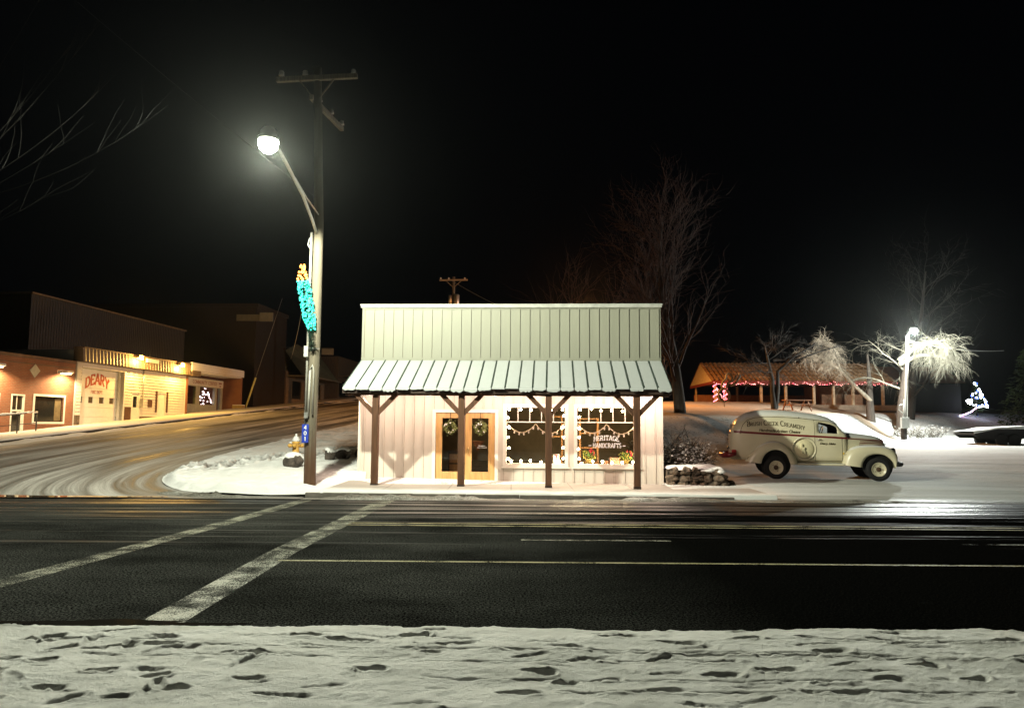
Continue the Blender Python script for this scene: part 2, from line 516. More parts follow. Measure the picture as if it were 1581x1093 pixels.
# puddle of meltwater at the mouth of the side street
t = NT('standing_water'); t.set('Base Color', (.02,.018,.015)); t.set('Roughness', .06); t.set('Specular IOR Level', .6)
t.bump(t.noise(6, 3, .6, t.mapped((.4,1.5,1))), .04, .01)
M_WATER = t.m
mb = MB(); pv = []
for k in range(40):
    a = 2*pi*k/40; r = 1+.25*sin(3*a+1)+.15*sin(7*a)
    pv.append((-10.2+2.3*r*cos(a), 16.42+.2*r*sin(a), .030))
mb.add(pv, [tuple(range(40))]); mb.build('puddle', M_WATER, kind='structure')
mb = MB(); pv = []
for k in range(40):
    a = 2*pi*k/40; r = 1+.25*sin(4*a+2)+.15*sin(9*a)
    pv.append((-3.3+.95*r*cos(a), 6.30+.10*r*sin(a), .006))
mb.add(pv, [tuple(range(40))]); mb.build('puddle', M_WATER, kind='structure')

# side street: packed snow and slush with tyre tracks that follow the kerb ------------
t = NT('packed_snow_road')
uvm = t.co('UV')
tr1 = t.noise(1.0, 6, .62, t.mapped((1.1, .05, 1), src=uvm), dist=.25)
tr2 = t.noise(1.0, 5, .7, t.mapped((4.5, .22, 1), src=uvm), dist=.3)
fine = t.noise(40, 5, .75)
f = t.math('ADD', t.math('MULTIPLY', tr1, .62), t.math('ADD', t.math('MULTIPLY', tr2, .30), t.math('MULTIPLY', fine, .14)))
t.set('Base Color', t.ramp(f, [(.38, (.04,.035,.028)), (.45, (.13,.12,.10)), (.52, (.30,.285,.26)), (.62, (.66,.64,.60))]))
t.set('Roughness', t.ramp(f, [(.38, .32), (.55, .7)])); t.set('Specular IOR Level', .35)
t.bump(f, .8, .05)
M_STREET = t.m
yy = lines((16.35,24,.12),(24,60,.35),(60,140,1.5)); tt = np.linspace(0, 1, 90)
xe = np.where(yy < 16.86, -5.3, xk_east(yy)); xe = np.where(yy < 16.86, -4.6, xe); xw = xk_west(yy)
X = xw[:,None] + (xe-xw)[:,None]*tt[None]; Y = np.repeat(yy[:,None], 90, 1)
kx = KERB[:, 0]; ky = KERB[:, 1]
def kdist(X, Y):
    D = np.full(X.shape, 1e9); S = np.zeros(X.shape); acc = 0
    for i in range(len(KERB)-1):
        a = KERB[i]; b = KERB[i+1]; d = b-a; L = np.hypot(*d)
        tt_ = np.clip(((X-a[0])*d[0]+(Y-a[1])*d[1])/L**2, 0, 1)
        dd = np.hypot(X-a[0]-tt_*d[0], Y-a[1]-tt_*d[1])
        m = dd < D; D = np.where(m, dd, D); S = np.where(m, acc+tt_*L, S); acc += L
    return D, S
D, S = kdist(X, Y)
Z = G(X, Y)+.014 + .03*np.clip((Y-16.6)/2, 0, 1)*fbm(D*1.3, S*.12, 3)*.6
grid_mesh('side_street', X, Y, Z, M_STREET, uv=(D, S))

# snow on the corner and along the store's side ---------------------------------------
M_SNOW = mat_snow('snow', (.80,.80,.79), .06)
t = NT('trodden_snow')
nb = t.noise(.8, 5, .65); nf = t.noise(26, 6, .7)
dirt = t.ramp(t.math('MULTIPLY_ADD', nb, .55, t.math('MULTIPLY', nf, .5)), [(.52, 0.0), (.70, .8)])
t.set('Base Color', t.mix(t.attr('print'), t.mix(t.math('MULTIPLY', dirt, t.attr('dirt')), (.80,.80,.79), (.13,.11,.08)), (.10,.085,.07)))
t.set('Roughness', .8); t.set('Specular IOR Level', .2)
t.bump(nf, .6, .03)
M_TROD = t.m
yy = lines((16.86,24,.05),(24,40,.12),(40,110,1.0)); nx = 150; tt = np.linspace(0,1,nx)**1.0
xa = xk_east(yy)-.02; xb = np.where(yy < 31, -3.95, -3.95+(yy-31)*.1)
xb = np.where(yy < 20.35, np.interp(yy, [16.8, 20.35], [-4.22, -4.14]), xb)
X = xa[:,None]+(xb-xa)[:,None]*tt[None]; Y = np.repeat(yy[:,None], nx, 1)
D, S = kdist(X, Y)
edge = sstep(D/.30)
rg = random.Random(5)
fp = np.zeros_like(X)
def press(Z, X, Y, x, y, a, L, W, dep):
    ca, sa = cos(a), sin(a)
    u = ((X-x)*ca+(Y-y)*sa)/L; v = (-(X-x)*sa+(Y-y)*ca)/W
    r = u*u+v*v
    Z -= dep*np.exp(-r**2*1.2); Z += dep*.35*np.exp(-((np.sqrt(r)-1.45)/.28)**2)
pm = np.zeros_like(X)
for k in range(230):                      # a trodden trail across the corner
    s = rg.random(); bx = -9.0+s*4.9+rg.gauss(0,.38); by = 21.0+s*7.5+rg.gauss(0,.55)
    aa = .9+rg.gauss(0,.4); press(fp, X, Y, bx, by, aa, .20, .11, .08)
    u_ = ((X-bx)*cos(aa)+(Y-by)*sin(aa))/.22; v_ = (-(X-bx)*sin(aa)+(Y-by)*cos(aa))/.14; pm = np.maximum(pm, rg.uniform(.4,1)*np.exp(-(u_*u_+v_*v_)**2))
Z = G(X, Y) + .02 + edge*(.10+.035*fbm(X*1.2, Y*1.2, 4)+.018*fbm(X*6, Y*6, 3)) + fp
_bl = sstep((X+5.0)/.75)*(Y < 20.45); Z = Z*(1-_bl)+_bl*np.interp(Y, [16.8,20.4], [.10,.112])
Z = Z + (1-_bl)*.10*np.exp(-((D-.25)/.22)**2)*np.clip(.6+fbm(S*1.1, D, 3), 0, 1.6)*np.clip((21-Y)/3, 0, 1)
dirt = .15+.85*sstep((Y-20.5)/4)*sstep((X+9.6)/2)
grid_mesh('snow_verge', X, Y, Z, M_TROD, attrs={'dirt': dirt, 'print': pm})

# pavement in front of the store ----------------------------------------------------
t = NT('pavement_concrete')
s3 = t.new('ShaderNodeSeparateXYZ'); t.l.new(t.co(), s3.inputs[0])
nb = t.noise(1.3, 5, .65, t.mapped((.5,1,1))); nf = t.noise(35, 5, .75)
edgef = t.math('ADD', t.math('MULTIPLY_ADD', s3.outputs[1], -.55, 10.25), t.math('MULTIPLY_ADD', nb, 1.1, t.math('MULTIPLY', nf, .3)))
sn = t.ramp(t.math('MULTIPLY_ADD', edgef, .5, -.12), [(.35, 0.0), (.62, 1.0)])
conc = t.mix(nf, (.30,.27,.24), (.46,.42,.38))
joint = t.math('LESS_THAN', t.math('PINGPONG', s3.outputs[0], .75), .008)
conc = t.mix(joint, conc, (.14,.12,.1))
t.set('Base Color', t.mix(sn, conc, (.78,.78,.76))); t.set('Roughness', .8)
t.bump(t.math('MULTIPLY_ADD', sn, .6, nf), .6, .02)
M_PAVE = t.m
xs = np.linspace(-4.35, 6.0, 140); ys = lines((16.98,18,.06),(18,20.6,.15))
X, Y = np.meshgrid(xs, ys)
Z = np.interp(X, [-4.3, 4.2, 6.0], [.125, .09, .09]) + .014*fbm(X*2, Y*2.4, 4)*sstep((18.3-Y)/.8) + .03*np.exp(-((Y-17.2)/.12)**2)*np.clip(fbm(X*2, Y, 3)+.2, 0, 1)
Z[0] = -.02
grid_mesh('pavement', X, Y, Z, M_PAVE)
# kerb stone
M_KERB = P('kerb_concrete', (.20,.18,.155), .85, .25, 3, .5, 30)
mb = MB()
for i in range(8):
    x0 = -4.6+i*1.2
    mb.box(x0, x0+1.19, 16.86, 16.975, -.05, .10-.006*i)
mb.build('kerb', M_KERB, kind='structure')
# gutter slush ridge along the far side of the road
t = NT('grey_slush')
nf = t.noise(24, 6, .75); nb = t.noise(2, 4, .6, t.mapped((.3,1,1)))
t.set('Base Color', t.ramp(t.math('MULTIPLY_ADD', nb, .5, t.math('MULTIPLY', nf, .55)), [(.40,(.05,.045,.036)),(.52,(.20,.19,.16)),(.68,(.62,.61,.57))]))
t.set('Roughness', .55); t.bump(nf, .9, .04)
M_SLUSH = t.m
xs = np.arange(-8.2, 13.5, .05); ys = np.linspace(0, 1, 14)
X = np.repeat(xs[None], 14, 0)
yc = np.where(xs < -5.3, np.interp(xs, [-8.3,-7,-5.3], [17.55,16.85,16.6]), 16.62) + .05*fbm(xs*.8, xs*0, 3)
Y = yc[None]+(ys[:,None]-.5)*.52
prof = np.sin(ys*pi)[:,None]
amp = np.clip(.045+.06*fbm(xs*.9, xs*0+3, 4), .004, .2)*np.clip((9.5-xs)/3, .12, 1)
Z = -.012 + prof*(.018+amp[None]*np.clip(.8+.6*fbm(X*5, Y*5, 3), .1, 2))
grid_mesh('gutter_snow', X, Y, Z, M_SLUSH)

# car park on the right: packed snow, ice near the road -------------------------------
t = NT('parking_lot_snow')
s3 = t.new('ShaderNodeSeparateXYZ'); t.l.new(t.co(), s3.inputs[0])
tk = t.noise(1.0, 6, .65, t.mapped((.12, 1.6, 1), rot=(0,0,.12))); nf = t.noise(30, 6, .75)
near = t.math('MULTIPLY_ADD', s3.outputs[1], -.40, 7.3)      # 1 at the road edge
icy = t.ramp(t.math('ADD', near, t.math('MULTIPLY_ADD', tk, .9, -.5)), [(.18, 0.0), (.62, 1.0)])
f = t.math('MULTIPLY_ADD', tk, .7, t.math('MULTIPLY', nf, .3))
cc = t.ramp(f, [(.34,(.40,.40,.38)),(.48,(.66,.67,.65)),(.62,(.80,.81,.80))])
t.set('Base Color', t.mix(icy, cc, t.ramp(nf, [(.4,(.07,.065,.05)),(.65,(.30,.29,.25))])))
t.set('Roughness', t.math('MULTIPLY_ADD', icy, -.42, .72)); t.set('Specular IOR Level', .4)
t.bump(t.math('MULTIPLY_ADD', tk, .8, nf), .7, .03)
M_LOT = t.m
xs = lines((4.0,20,.2),(20,70,.8)); ys = lines((16.78,20,.08),(20,80,.3))
X, Y = np.meshgrid(xs, ys)
lim = np.interp(X, BX, BY)+1.2
Y = np.minimum(Y, lim)
Z = G(X, Y)+.006+.02*fbm(X*.5, Y*1.4, 4)*sstep((Y-17)/2)
Z = np.where(Y > lim-1.9, Z-.10*sstep((Y-lim+1.9)/1.5), Z)
Z[0] -= .02
grid_mesh('parking_lot', X, Y, Z, M_LOT)

# west pavement, snow covered, with its kerb face -------------------------------------
M_SNOWKERB = mat_snow('pavement_snow', (.76,.75,.73), .12)
yy = lines((21,62,.25),(62,140,2)); prof_ = [(-.02,-.06,0),(.0,.13,0),(.10,.16,1),(.5,.15,1),(1.5,.15,1),(3.2,.15,1)]
X = np.zeros((len(yy), len(prof_)+1)); Z = np.zeros_like(X); Y = np.repeat(yy[:,None], X.shape[1], 1)
xw_ = xk_west(yy)
for j, (o_, h_, n_) in enumerate(prof_):
    X[:,j] = xw_-o_ + (.05*fbm(yy*.9, yy*0, 3) if j == 2 else 0); Z[:,j] = G(xw_-.0, yy)*(1) + h_ + n_*.02*fbm(yy*1.5, yy*0+j, 3)
X[:,-1] = fac_x(yy)-.4; Z[:,-1] = G(X[:,-1], yy)+.12
for j in range(3, X.shape[1]-1): Z[:,j] = G(X[:,j], yy)+.15+.015*fbm(yy*1.5, yy*0+j, 3)
grid_mesh('west_pavement', X, Y, Z, M_SNOWKERB, flip=True)
xs = None
mb = MB(); vs = []; fs = []
yk = np.arange(21, 130, .5)
for y in yk:
    x = float(xk_west(y)); g = float(G(x, y)); vs += [(x+.012, y, g-.05), (x+.012, y, g+.115)]
mb.add(vs, [(2*i, 2*i+2, 2*i+3, 2*i+1) for i in range(len(yk)-1)])
mb.build('west_kerb', P('dark_kerb', (.045,.04,.035), .9, .3, 4, .5, 30), kind='structure')
# ploughed snow along the west kerb
xs_ = np.linspace(0, 1, 9); yy = np.arange(22, 75, .12)
X = xk_west(yy)[:,None]+.03+xs_[None]*(.55+.25*fbm(yy*.35, yy*0+2, 3))[:,None]; Y = np.repeat(yy[:,None], 9, 1)
Z = G(X, Y)+.012+np.sin(np.clip(xs_*1.05,0,1)*pi)[None]*np.clip(.05+.06*fbm(yy*.8, yy*0+7, 4), .0, .3)[:,None]
grid_mesh('ploughed_snow', X, Y, Z, M_SNOWKERB)

# trodden snow under the photographer -------------------------------------------------
t = NT('foreground_snow')
nf = t.noise(38, 7, .8); nb = t.noise(3.2, 5, .6); grit = t.noise(70, 3, .7)
base = t.mix(t.ramp(nb, [(.35,0.0),(.7,1.0)]), (.86,.86,.83), (.68,.68,.64))
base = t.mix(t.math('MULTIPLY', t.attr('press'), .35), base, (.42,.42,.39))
base = t.mix(t.ramp(grit, [(.70,0.0),(.74,.5)]), base, (.22,.20,.17))
t.set('Base Color', base)
vor = t.new('ShaderNodeTexVoronoi'); t.l.new(t.co(), vor.inputs[0]); vor.inputs['Scale'].default_value = 60
spk = t.math('LESS_THAN', vor.outputs['Distance'], .10)
t.set('Roughness', t.math('MULTIPLY_ADD', spk, -.45, .75)); t.set('Specular IOR Level', .35)
b1 = t.bump(nf, .8, .03)
M_FORE = t.m
xs = lines((-14,-5.2,.12),(-5.2,5.4,.0125),(5.4,14,.12)); ys = lines((-3,3.9,.25),(3.9,5.76,.0115)); 
ty = np.concatenate([ys, 5.76+np.linspace(0,1,30)[1:]*.36])
X, Y = np.meshgrid(xs, ty)
edge_y = 5.97+.05*np.clip((X+5)/6,0,1)+.035*fbm(X*1.1, X*0, 4)+.012*fbm(X*9, X*0, 3)
sel = Y > 5.76
Y = np.where(sel, 5.76+(Y-5.76)/.36*(edge_y+.02-5.76), Y)
H = .075+.02*fbm(X*.5, Y*.9, 3)+.008*fbm(X*2.2, Y*4.5, 4, 5)+.004*fbm(X*9, Y*12, 3, 9)+.004*np.maximum(fbm(X*24, Y*30, 3, 4), 0)
press_ = np.zeros_like(X)
def foot(x, y, a, L, W, dep, drag=0):
    m = (np.abs(X-x) < L*2+.3) & (np.abs(Y-y) < L*2+.3)
    if not m.any(): return
    xx = X[m]; yy_ = Y[m]
    wob = .12*fbm(xx*8, yy_*8, 2, int(abs(x)*10))
    ca, sa = cos(a), sin(a)
    u = ((xx-x)*ca+(yy_-y)*sa)/L; v = (-(xx-x)*sa+(yy_-y)*ca)/(W*(1+.25*np.sign(u)*np.minimum(1, np.abs(u))))
    r = np.sqrt(np.abs(u)**2.6+np.abs(v)**2.4)+wob
    bowl = 1-sstep((r-.62)/.5)
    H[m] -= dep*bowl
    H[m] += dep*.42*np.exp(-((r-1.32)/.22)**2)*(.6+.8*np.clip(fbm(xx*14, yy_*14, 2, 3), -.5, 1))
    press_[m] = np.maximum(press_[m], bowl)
def streakmark(x0, x1, y, s, wdt, dep):
    m = (X > x0-.1) & (X < x1+.1) & (np.abs(Y-y-(X-x0)*s) < .3)
    yy_ = Y[m]-y-(X[m]-x0)*s-.01*fbm(X[m]*5, X[m]*0, 3, 2); e = sstep((X[m]-x0)/.2)*sstep((x1-X[m])/.2)
    H[m] -= dep*e*np.exp(-(yy_/wdt)**2); H[m] += dep*.5*e*np.exp(-((yy_+wdt*1.8)/wdt)**2)*np.clip(.5+fbm(X[m]*12, X[m]*0, 3), 0, 1.5)
rg = random.Random(11)
# (pixel u, v of the photograph measured once, turned into metres by hand: x = (u-790)*k, y from v)
FEET = [(-1.15,5.78,.24),(-.72,5.95,.15),(.42,5.62,.16),(-.55,5.45,.09),(.6,5.32,.13),(1.2,5.75,.2),(1.75,5.88,.16),(2.25,5.55,.17),(2.9,5.82,.17),(2.75,5.25,.15),(1.75,5.12,.18),(1.35,5.02,.17),
        (2.4,4.95,.14),(2.95,4.98,.12),(.18,5.05,.14),(.35,4.85,.10),(-.9,5.02,.15),(-1.6,4.8,.13),(-2.6,4.98,.12),(-2.2,4.86,.13),(-3.1,5.2,.14),(-2.9,5.5,.12),(-2.45,5.62,.17),(-3.4,5.7,.13),
        (3.6,5.5,.15),(3.9,5.2,.14),(3.3,4.7,.15),(.95,4.72,.16),(.05,4.62,.17),(-.4,5.68,.18),(-1.7,5.35,.16),(-1.5,5.9,.14),(3.7,5.9,.16),(2.05,4.68,.15),(-2.0,4.6,.15),(-2.75,4.65,.14),(.8,5.9,.17)]
for x, y, L in FEET:
    y = 4.3+(y-4.3)*.87
    foot(x, y, rg.gauss(0,.10), L*.80, .038, rg.uniform(.020,.036))
for k in range(120):
    x = rg.uniform(-5,5); y = rg.uniform(4.3,6.05)
    foot(x, y, rg.gauss(0,.22), rg.uniform(.07,.20), rg.uniform(.016,.030), rg.uniform(.006,.016))
for k in range(26):
    foot(rg.gauss(-3.0,.8), rg.uniform(4.3,5.9), rg.gauss(0,.9), rg.uniform(.09,.14), .04, rg.uniform(.012,.026))
for k in range(30):
    foot(rg.uniform(-12,12), rg.uniform(.5,4.2), rg.gauss(0,.4), .17, .06, .05)
for a_ in ((-2.4,2.8,5.42,-.02,.012,.02),(-2.6,-.5,5.2,.0,.01,.018),(.8,4.5,5.3,-.015,.02,.03),(-.6,2.6,4.83,.0,.012,.02),(2.0,4.4,5.68,-.01,.016,.022),(-1.2,1.2,5.1,.03,.01,.016),(.2,3.6,4.62,.02,.012,.02)):
    streakmark(*a_)
H = H*np.clip(1-(Y-edge_y+.06)/.08, 0, 1) + np.where(Y > edge_y-.02, -.03*sstep((Y-edge_y+.02)/.03), 0)
H = np.where(Y < edge_y-.05, np.maximum(H, .008), H)
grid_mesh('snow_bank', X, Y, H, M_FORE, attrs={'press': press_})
# ================================================================== THE STORE
SYAW = radians(-3.15); SORG = Vector((-4.16, 20.5, 0))
SMAT = Matrix.Translation(SORG) @ Matrix.Rotation(SYAW, 4, 'Z')
def SW(x, y, z): return SMAT @ Vector((x, y, z))
M_CREAM = P('cream_siding_paint', (.60,.55,.48), .6, .05, 2.5, .25, 60, stretch=(1,1,.15))
M_FRONT = P('pale_green_cream_paint', (.215,.215,.17), .6, .05, 2.5, .25, 60, stretch=(1,1,.15))
M_BATTENSHADE = P('batten_shade', (.20,.15,.10), .9, .1, 5, 0)  # dark strips painted beside the battens as their shadow
M_TRIM = P('cream_trim_paint', (.74,.70,.62), .55, .04, 4, .1, 60)
M_CAP = P('grey_cap_flashing', (.40,.40,.37), .5, .15, 5, .2, 40)
M_STAIN = P('brown_stained_timber', (.105,.045,.020), .6, .3, 3, .5, 25, stretch=(6,6,.5))
M_FASCIA = P('dark_brown_fascia', (.045,.026,.018), .6, .25, 4, .4, 30)
M_PINE = P('honey_pine', (.58,.34,.13), .45, .16, 3, .25, 25, stretch=(7,7,.6))
M_ROOFMET = P('dark_green_roof_metal', (.10,.14,.12), .4, .1, 6, .1, 30, metal=.4)
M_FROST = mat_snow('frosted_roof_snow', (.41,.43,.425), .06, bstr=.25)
M_SOFFIT = P('soffit_boards', (.55,.47,.36), .7, .1, 5, .2, 30)
M_GLASS = GLASS('window_glass')
M_LETTER = P('white_lettering', (.85,.85,.82), .5, .02, 5, 0)
M_DARKIN = P('interior_brown', (.10,.06,.035), .8, .2, 4, .1, 20)
M_INWALL = P('interior_tan_wall', (.34,.27,.17), .85, .1, 4, .1, 20)
M_INFLOOR = P('interior_floorboards', (.12,.075,.04), .5, .2, 4, .2, 20, stretch=(.5,6,1))
M_BRASS = P('brass', (.6,.45,.2), .3, .05, 5, 0, metal=1)
store = thing('storefront', 'cream board and batten shop with a false front and a porch across its face', 'shop', SORG, SYAW)
W_ = 8.2; DEP = 11.0
WIN = [(4.02, 5.62, .60, 2.12), (5.93, 7.55, .60, 2.12)]
DOOR = (2.10, 3.72, .13, 1.96)
def cells(mb, x0, x1, z0, z1, y0, y1, holes):
    xs = sorted({x0, x1, *[h[0] for h in holes], *[h[1] for h in holes]}); zs = sorted({z0, z1, *[h[2] for h in holes], *[h[3] for h in holes]})
    for i in range(len(xs)-1):
        for j in range(len(zs)-1):
            cx = (xs[i]+xs[i+1])/2; cz = (zs[j]+zs[j+1])/2
            if not any(h[0] < cx < h[1] and h[2] < cz < h[3] for h in holes):
                mb.box(xs[i], xs[i+1], y0, y1, zs[j], zs[j+1])
mb = MB(); cells(mb, 0, W_, -.1, 3.30, 0, .15, WIN+[(DOOR[0], DOOR[1], DOOR[2], DOOR[3])])
# battens under the porch roof
rg = random.Random(3)
k = 0; x = .13
while x < W_-.05:
    z0, z1 = -.02, 3.2
    segs = [(z0, z1)]
    for h in WIN+[(DOOR[0], DOOR[1], -.1, DOOR[3])]:
        if h[0]-.10 < x < h[1]+.10:
            segs = [(a, b) for a, b in ((z0, h[2]-.09), (h[3]+.09, z1)) if b-a > .05]
    for a, b in segs:
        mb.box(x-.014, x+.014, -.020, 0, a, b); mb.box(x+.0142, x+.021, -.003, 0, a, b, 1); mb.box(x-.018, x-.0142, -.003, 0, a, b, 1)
    x += .272
mb.box(0, W_, -.014, 0, -.08, .03)
mb.box(-.03, .045, -.022, 0, .032, 3.2); mb.box(W_-.045, W_+.03, -.022, 0, .032, 3.2)
mb.build('wall', [M_CREAM, M_BATTENSHADE], store)
mb = MB(); mb.box(0, .15, .15, DEP, -.3, 3.6); mb.box(W_-.15, W_, .15, DEP, -.3, 3.6); mb.box(0, W_, DEP, DEP+.15, -.3, 3.6)
for s_ in range(40):
    y = .3+s_*.272
    if y < DEP: mb.box(-.018, 0, y-.014, y+.014, -.2, 3.5); mb.box(W_, W_+.018, y-.014, y+.014, -.2, 3.5)
mb.build('side_wall', M_CREAM, store)
mb = MB(); mb.box(.002, W_-.002, .152, DEP-.1, 3.6, 3.72); mb.build('roof', M_CAP, store)
# false front
mb = MB(); mb.box(0, W_, 0, .12, 3.302, 4.84)
nb_ = 30
for i in range(nb_+1):
    x = .06+i*(W_-.12)/nb_
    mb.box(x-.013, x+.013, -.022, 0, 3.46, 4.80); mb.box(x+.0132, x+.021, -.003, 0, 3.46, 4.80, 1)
mb.box(0, W_, -.026, 0, 4.802, 4.84); mb.box(0, W_, -.026, 0, 3.38, 3.458)
mb.build('false_front', [M_FRONT, M_BATTENSHADE], store)
mb = MB(); mb.box(-.03, W_+.03, -.07, .16, 4.842, 4.90); mb.box(-.045, W_+.045, -.085, .17, 4.902, 4.935)
mb.build('parapet_cap', M_CAP, store)
# porch roof
EY, EZ, TZ = -1.76, 2.55, 3.37
def rp(y): return EZ+(TZ-EZ)*(y-EY)/(0-EY)
mb = MB()
mb.add([(0,EY,EZ),(W_,EY,EZ),(W_,-.03,rp(-.03)),(0,-.03,rp(-.03)),(0,EY,EZ-.03),(W_,EY,EZ-.03),(W_,-.03,rp(-.03)-.03),(0,-.03,rp(-.03)-.03)],
       [(0,1,2,3),(7,6,5,4),(0,4,5,1),(1,5,6,2),(3,2,6,7),(0,3,7,4)])
np_ = 24; pw = W_/np_
for i in range(np_+1):
    x = min(max(i*pw, .016), W_-.016)
    a = (x, EY-.02, EZ+.026); b = (x, -.04, rp(-.04)+.032)
    mb.bar(a, b, .010, .034)
proof = mb.build('porch_roof', M_ROOFMET, store)
mb = MB(); rg = random.Random(8)
for i in range(np_):
    x0 = i*pw+.009; x1 = (i+1)*pw-.009
    ye = EY-.03-rg.choice([0,0,.02,.03,.05]); zz = rp(ye)
    h = .030+rg.random()*.008
    vs = []; n = 7
    for j in range(n):
        y = ye+(-.06-ye)*j/(n-1)
        hh = h*(1 if 0 < j else .9)+rg.uniform(-.002,.002)
        vs += [(x0, y, rp(y)+.004), (x0+.014, y, rp(y)+hh), (x1-.014, y, rp(y)+hh), (x1, y, rp(y)+.004)]
    fs = []
    for j in range(n-1):
        b = j*4
        fs += [(b,b+1,b+5,b+4),(b+1,b+2,b+6,b+5),(b+2,b+3,b+7,b+6)]
    mb.add(vs, fs+[(0,3,2,1)])
    if rg.random() < .75:          # snow lip hanging over the eave
        d = rg.uniform(.03,.085); m = 9
        vs = []
        for q in range(m):
            x = x0+(x1-x0)*q/(m-1); dd = d*(.7+.5*rg.random())*(.55 if q in (0,m-1) else 1)
            vs += [(x, ye+.004, zz+.02), (x, ye-.016, zz-.01), (x, ye-.012, zz-dd), (x, ye+.012, zz-dd*.9)]
        fs = []
        for q in range(m-1):
            b = q*4; fs += [(b+c_, b+(c_+1)%4, b+4+(c_+1)%4, b+4+c_) for c_ in range(4)]
        mb.add(vs, fs)
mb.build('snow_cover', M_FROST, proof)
mb = MB(); mb.box(-.01, W_+.01, EY+.02, EY+.06, EZ-.14, EZ-.032); mb.box(-.01, .03, EY+.062, -.03, EZ-.14, EZ-.03); mb.box(W_-.03, W_+.01, EY+.062, -.03, EZ-.14, EZ-.03)
mb.build('fascia', M_FASCIA, store)
for sx in (0, W_):                       # the closed gable ends of the lean-to
    mb = MB(); a = sx+(.002 if sx == 0 else -.032)
    mb.add([(a+d,y,z) for d in (0,.03) for y,z in ((EY+.07,EZ-.032),(-.03,EZ-.032),(-.03,rp(-.03)-.034),(EY+.07,rp(EY+.07)-.034))], [(0,1,2,3),(7,6,5,4),(0,4,5,1),(1,5,6,2),(2,6,7,3),(3,7,4,0)])
    mb.build('gable_board', M_CREAM, store)
mb = MB(); mb.box(.035, W_-.035, EY+.065, -.025, EZ-.07, EZ-.05)
mb.build('soffit', M_SOFFIT, store)
mb = MB(); mb.box(.04, W_-.04, -1.65, -1.51, EZ-.19, EZ-.074); mb.build('beam', M_STAIN, store)
for i, x in enumerate((.82, 3.0, 5.18, 7.36)):
    mb = MB(); mb.box(x-.08, x+.08, -1.66, -1.50, .16, EZ-.192)
    po = mb.build('post', M_STAIN, store, bevel=.008)
    mb = MB(); mb.box(x-.087, x+.087, -1.667, -1.493, .03, .158); mb.build('post_base', M_FASCIA, po, bevel=.006)
    for s_ in (-1, 1):
        mb = MB()
        mb.add([(x+s_*a, y, z) for y in (-1.635,-1.525) for a, z in ((.082,1.87),(.082,2.03),(.40,2.358),(.56,2.358))], [(0,1,2,3),(7,6,5,4),(0,4,5,1),(1,5,6,2),(2,6,7,3),(3,7,4,0)])
        mb.build('brace', M_STAIN, po)
# soffit lamps
E_SOFFIT = EM('soffit_lamp_glow', (1.0,.80,.62), 9)
for x in (.55, 2.05, 3.75, 4.85, 6.25, 7.7):
    mb = MB(); mb.lathe([(.0,0),(.085,0),(.085,.02),(.0,.02)], 16, m=Matrix.Translation((x, -1.05, EZ-.094)))
    so = mb.build('soffit_light', E_SOFFIT, store)
    ld = bpy.data.lights.new('soffit_lamp', 'POINT'); ld.energy = LAMP['porch']*(2.6 if x > 7 else 1); ld.color = (1.0,.76,.63); ld.shadow_soft_size = .10
    lo = bpy.data.objects.new('soffit_lamp', ld); col.objects.link(lo); lo.parent = store; lo.location = (x, -1.05, EZ-.20)
# doors
x0, x1, z0, z1 = DOOR
mb = MB(); T = .09
mb.box(x0-T, x0, -.03, .10, -.02, z1+T); mb.box(x1, x1+T, -.03, .10, -.02, z1+T); mb.box(x0, x1, -.03, .10, z1, z1+T); mb.box(x0, x1, -.05, .12, .07, z0-.002)
mb.build('door_frame', M_TRIM, store, bevel=.004)
xm = (x0+x1)/2
def pane_door(a, b, handle_x):
    mb = MB(); st = .155
    mb.box(a, a+st, .02, .065, z0+.003, z1-.003); mb.box(b-st, b, .02, .065, z0+.003, z1-.003)
    mb.box(a+st, b-st, .02, .065, z0+.003, z0+.24); mb.box(a+st, b-st, .02, .065, z1-.15, z1-.003)
    mb.box(a+st, a+st+.02, .012, .02, z0+.24, z1-.15); mb.box(b-st-.02, b-st, .012, .02, z0+.24, z1-.15)
    d = mb.build('door', M_PINE, store, bevel=.004)
    g = MB(); g.box(a+st+.001, b-st-.001, .038, .046, z0+.241, z1-.151); g.build('pane', M_GLASS, d)
    h = MB(); h.tube([(handle_x, .018, 1.02), (handle_x, -.035, 1.02), (handle_x, -.045, 1.0), (handle_x, -.045, .86), (handle_x, -.035, .84), (handle_x, .018, .84)], .011, 8)
    h.ball((handle_x, .005, .98), .028, 10, sq=(1,.4,1)); h.build('handle', M_BRASS, d)
    return d
pane_door(x0+.004, xm-.004, xm-.085); dr = pane_door(xm+.004, x1-.004, xm+.085)
mb = MB(); rg = random.Random(2)          # two small lines of white lettering on the right-hand glass
for r_, (n_, zc, h_) in enumerate(((7,1.055,.020),(10,1.010,.016))):
    for q in range(n_):
        u = xm+.46+(q-n_/2)*.027
        mb.box(u, u+rg.uniform(.012,.022), .0345, .0355, zc, zc+h_*rg.uniform(.8,1))
mb.build('lettering', M_LETTER, dr)
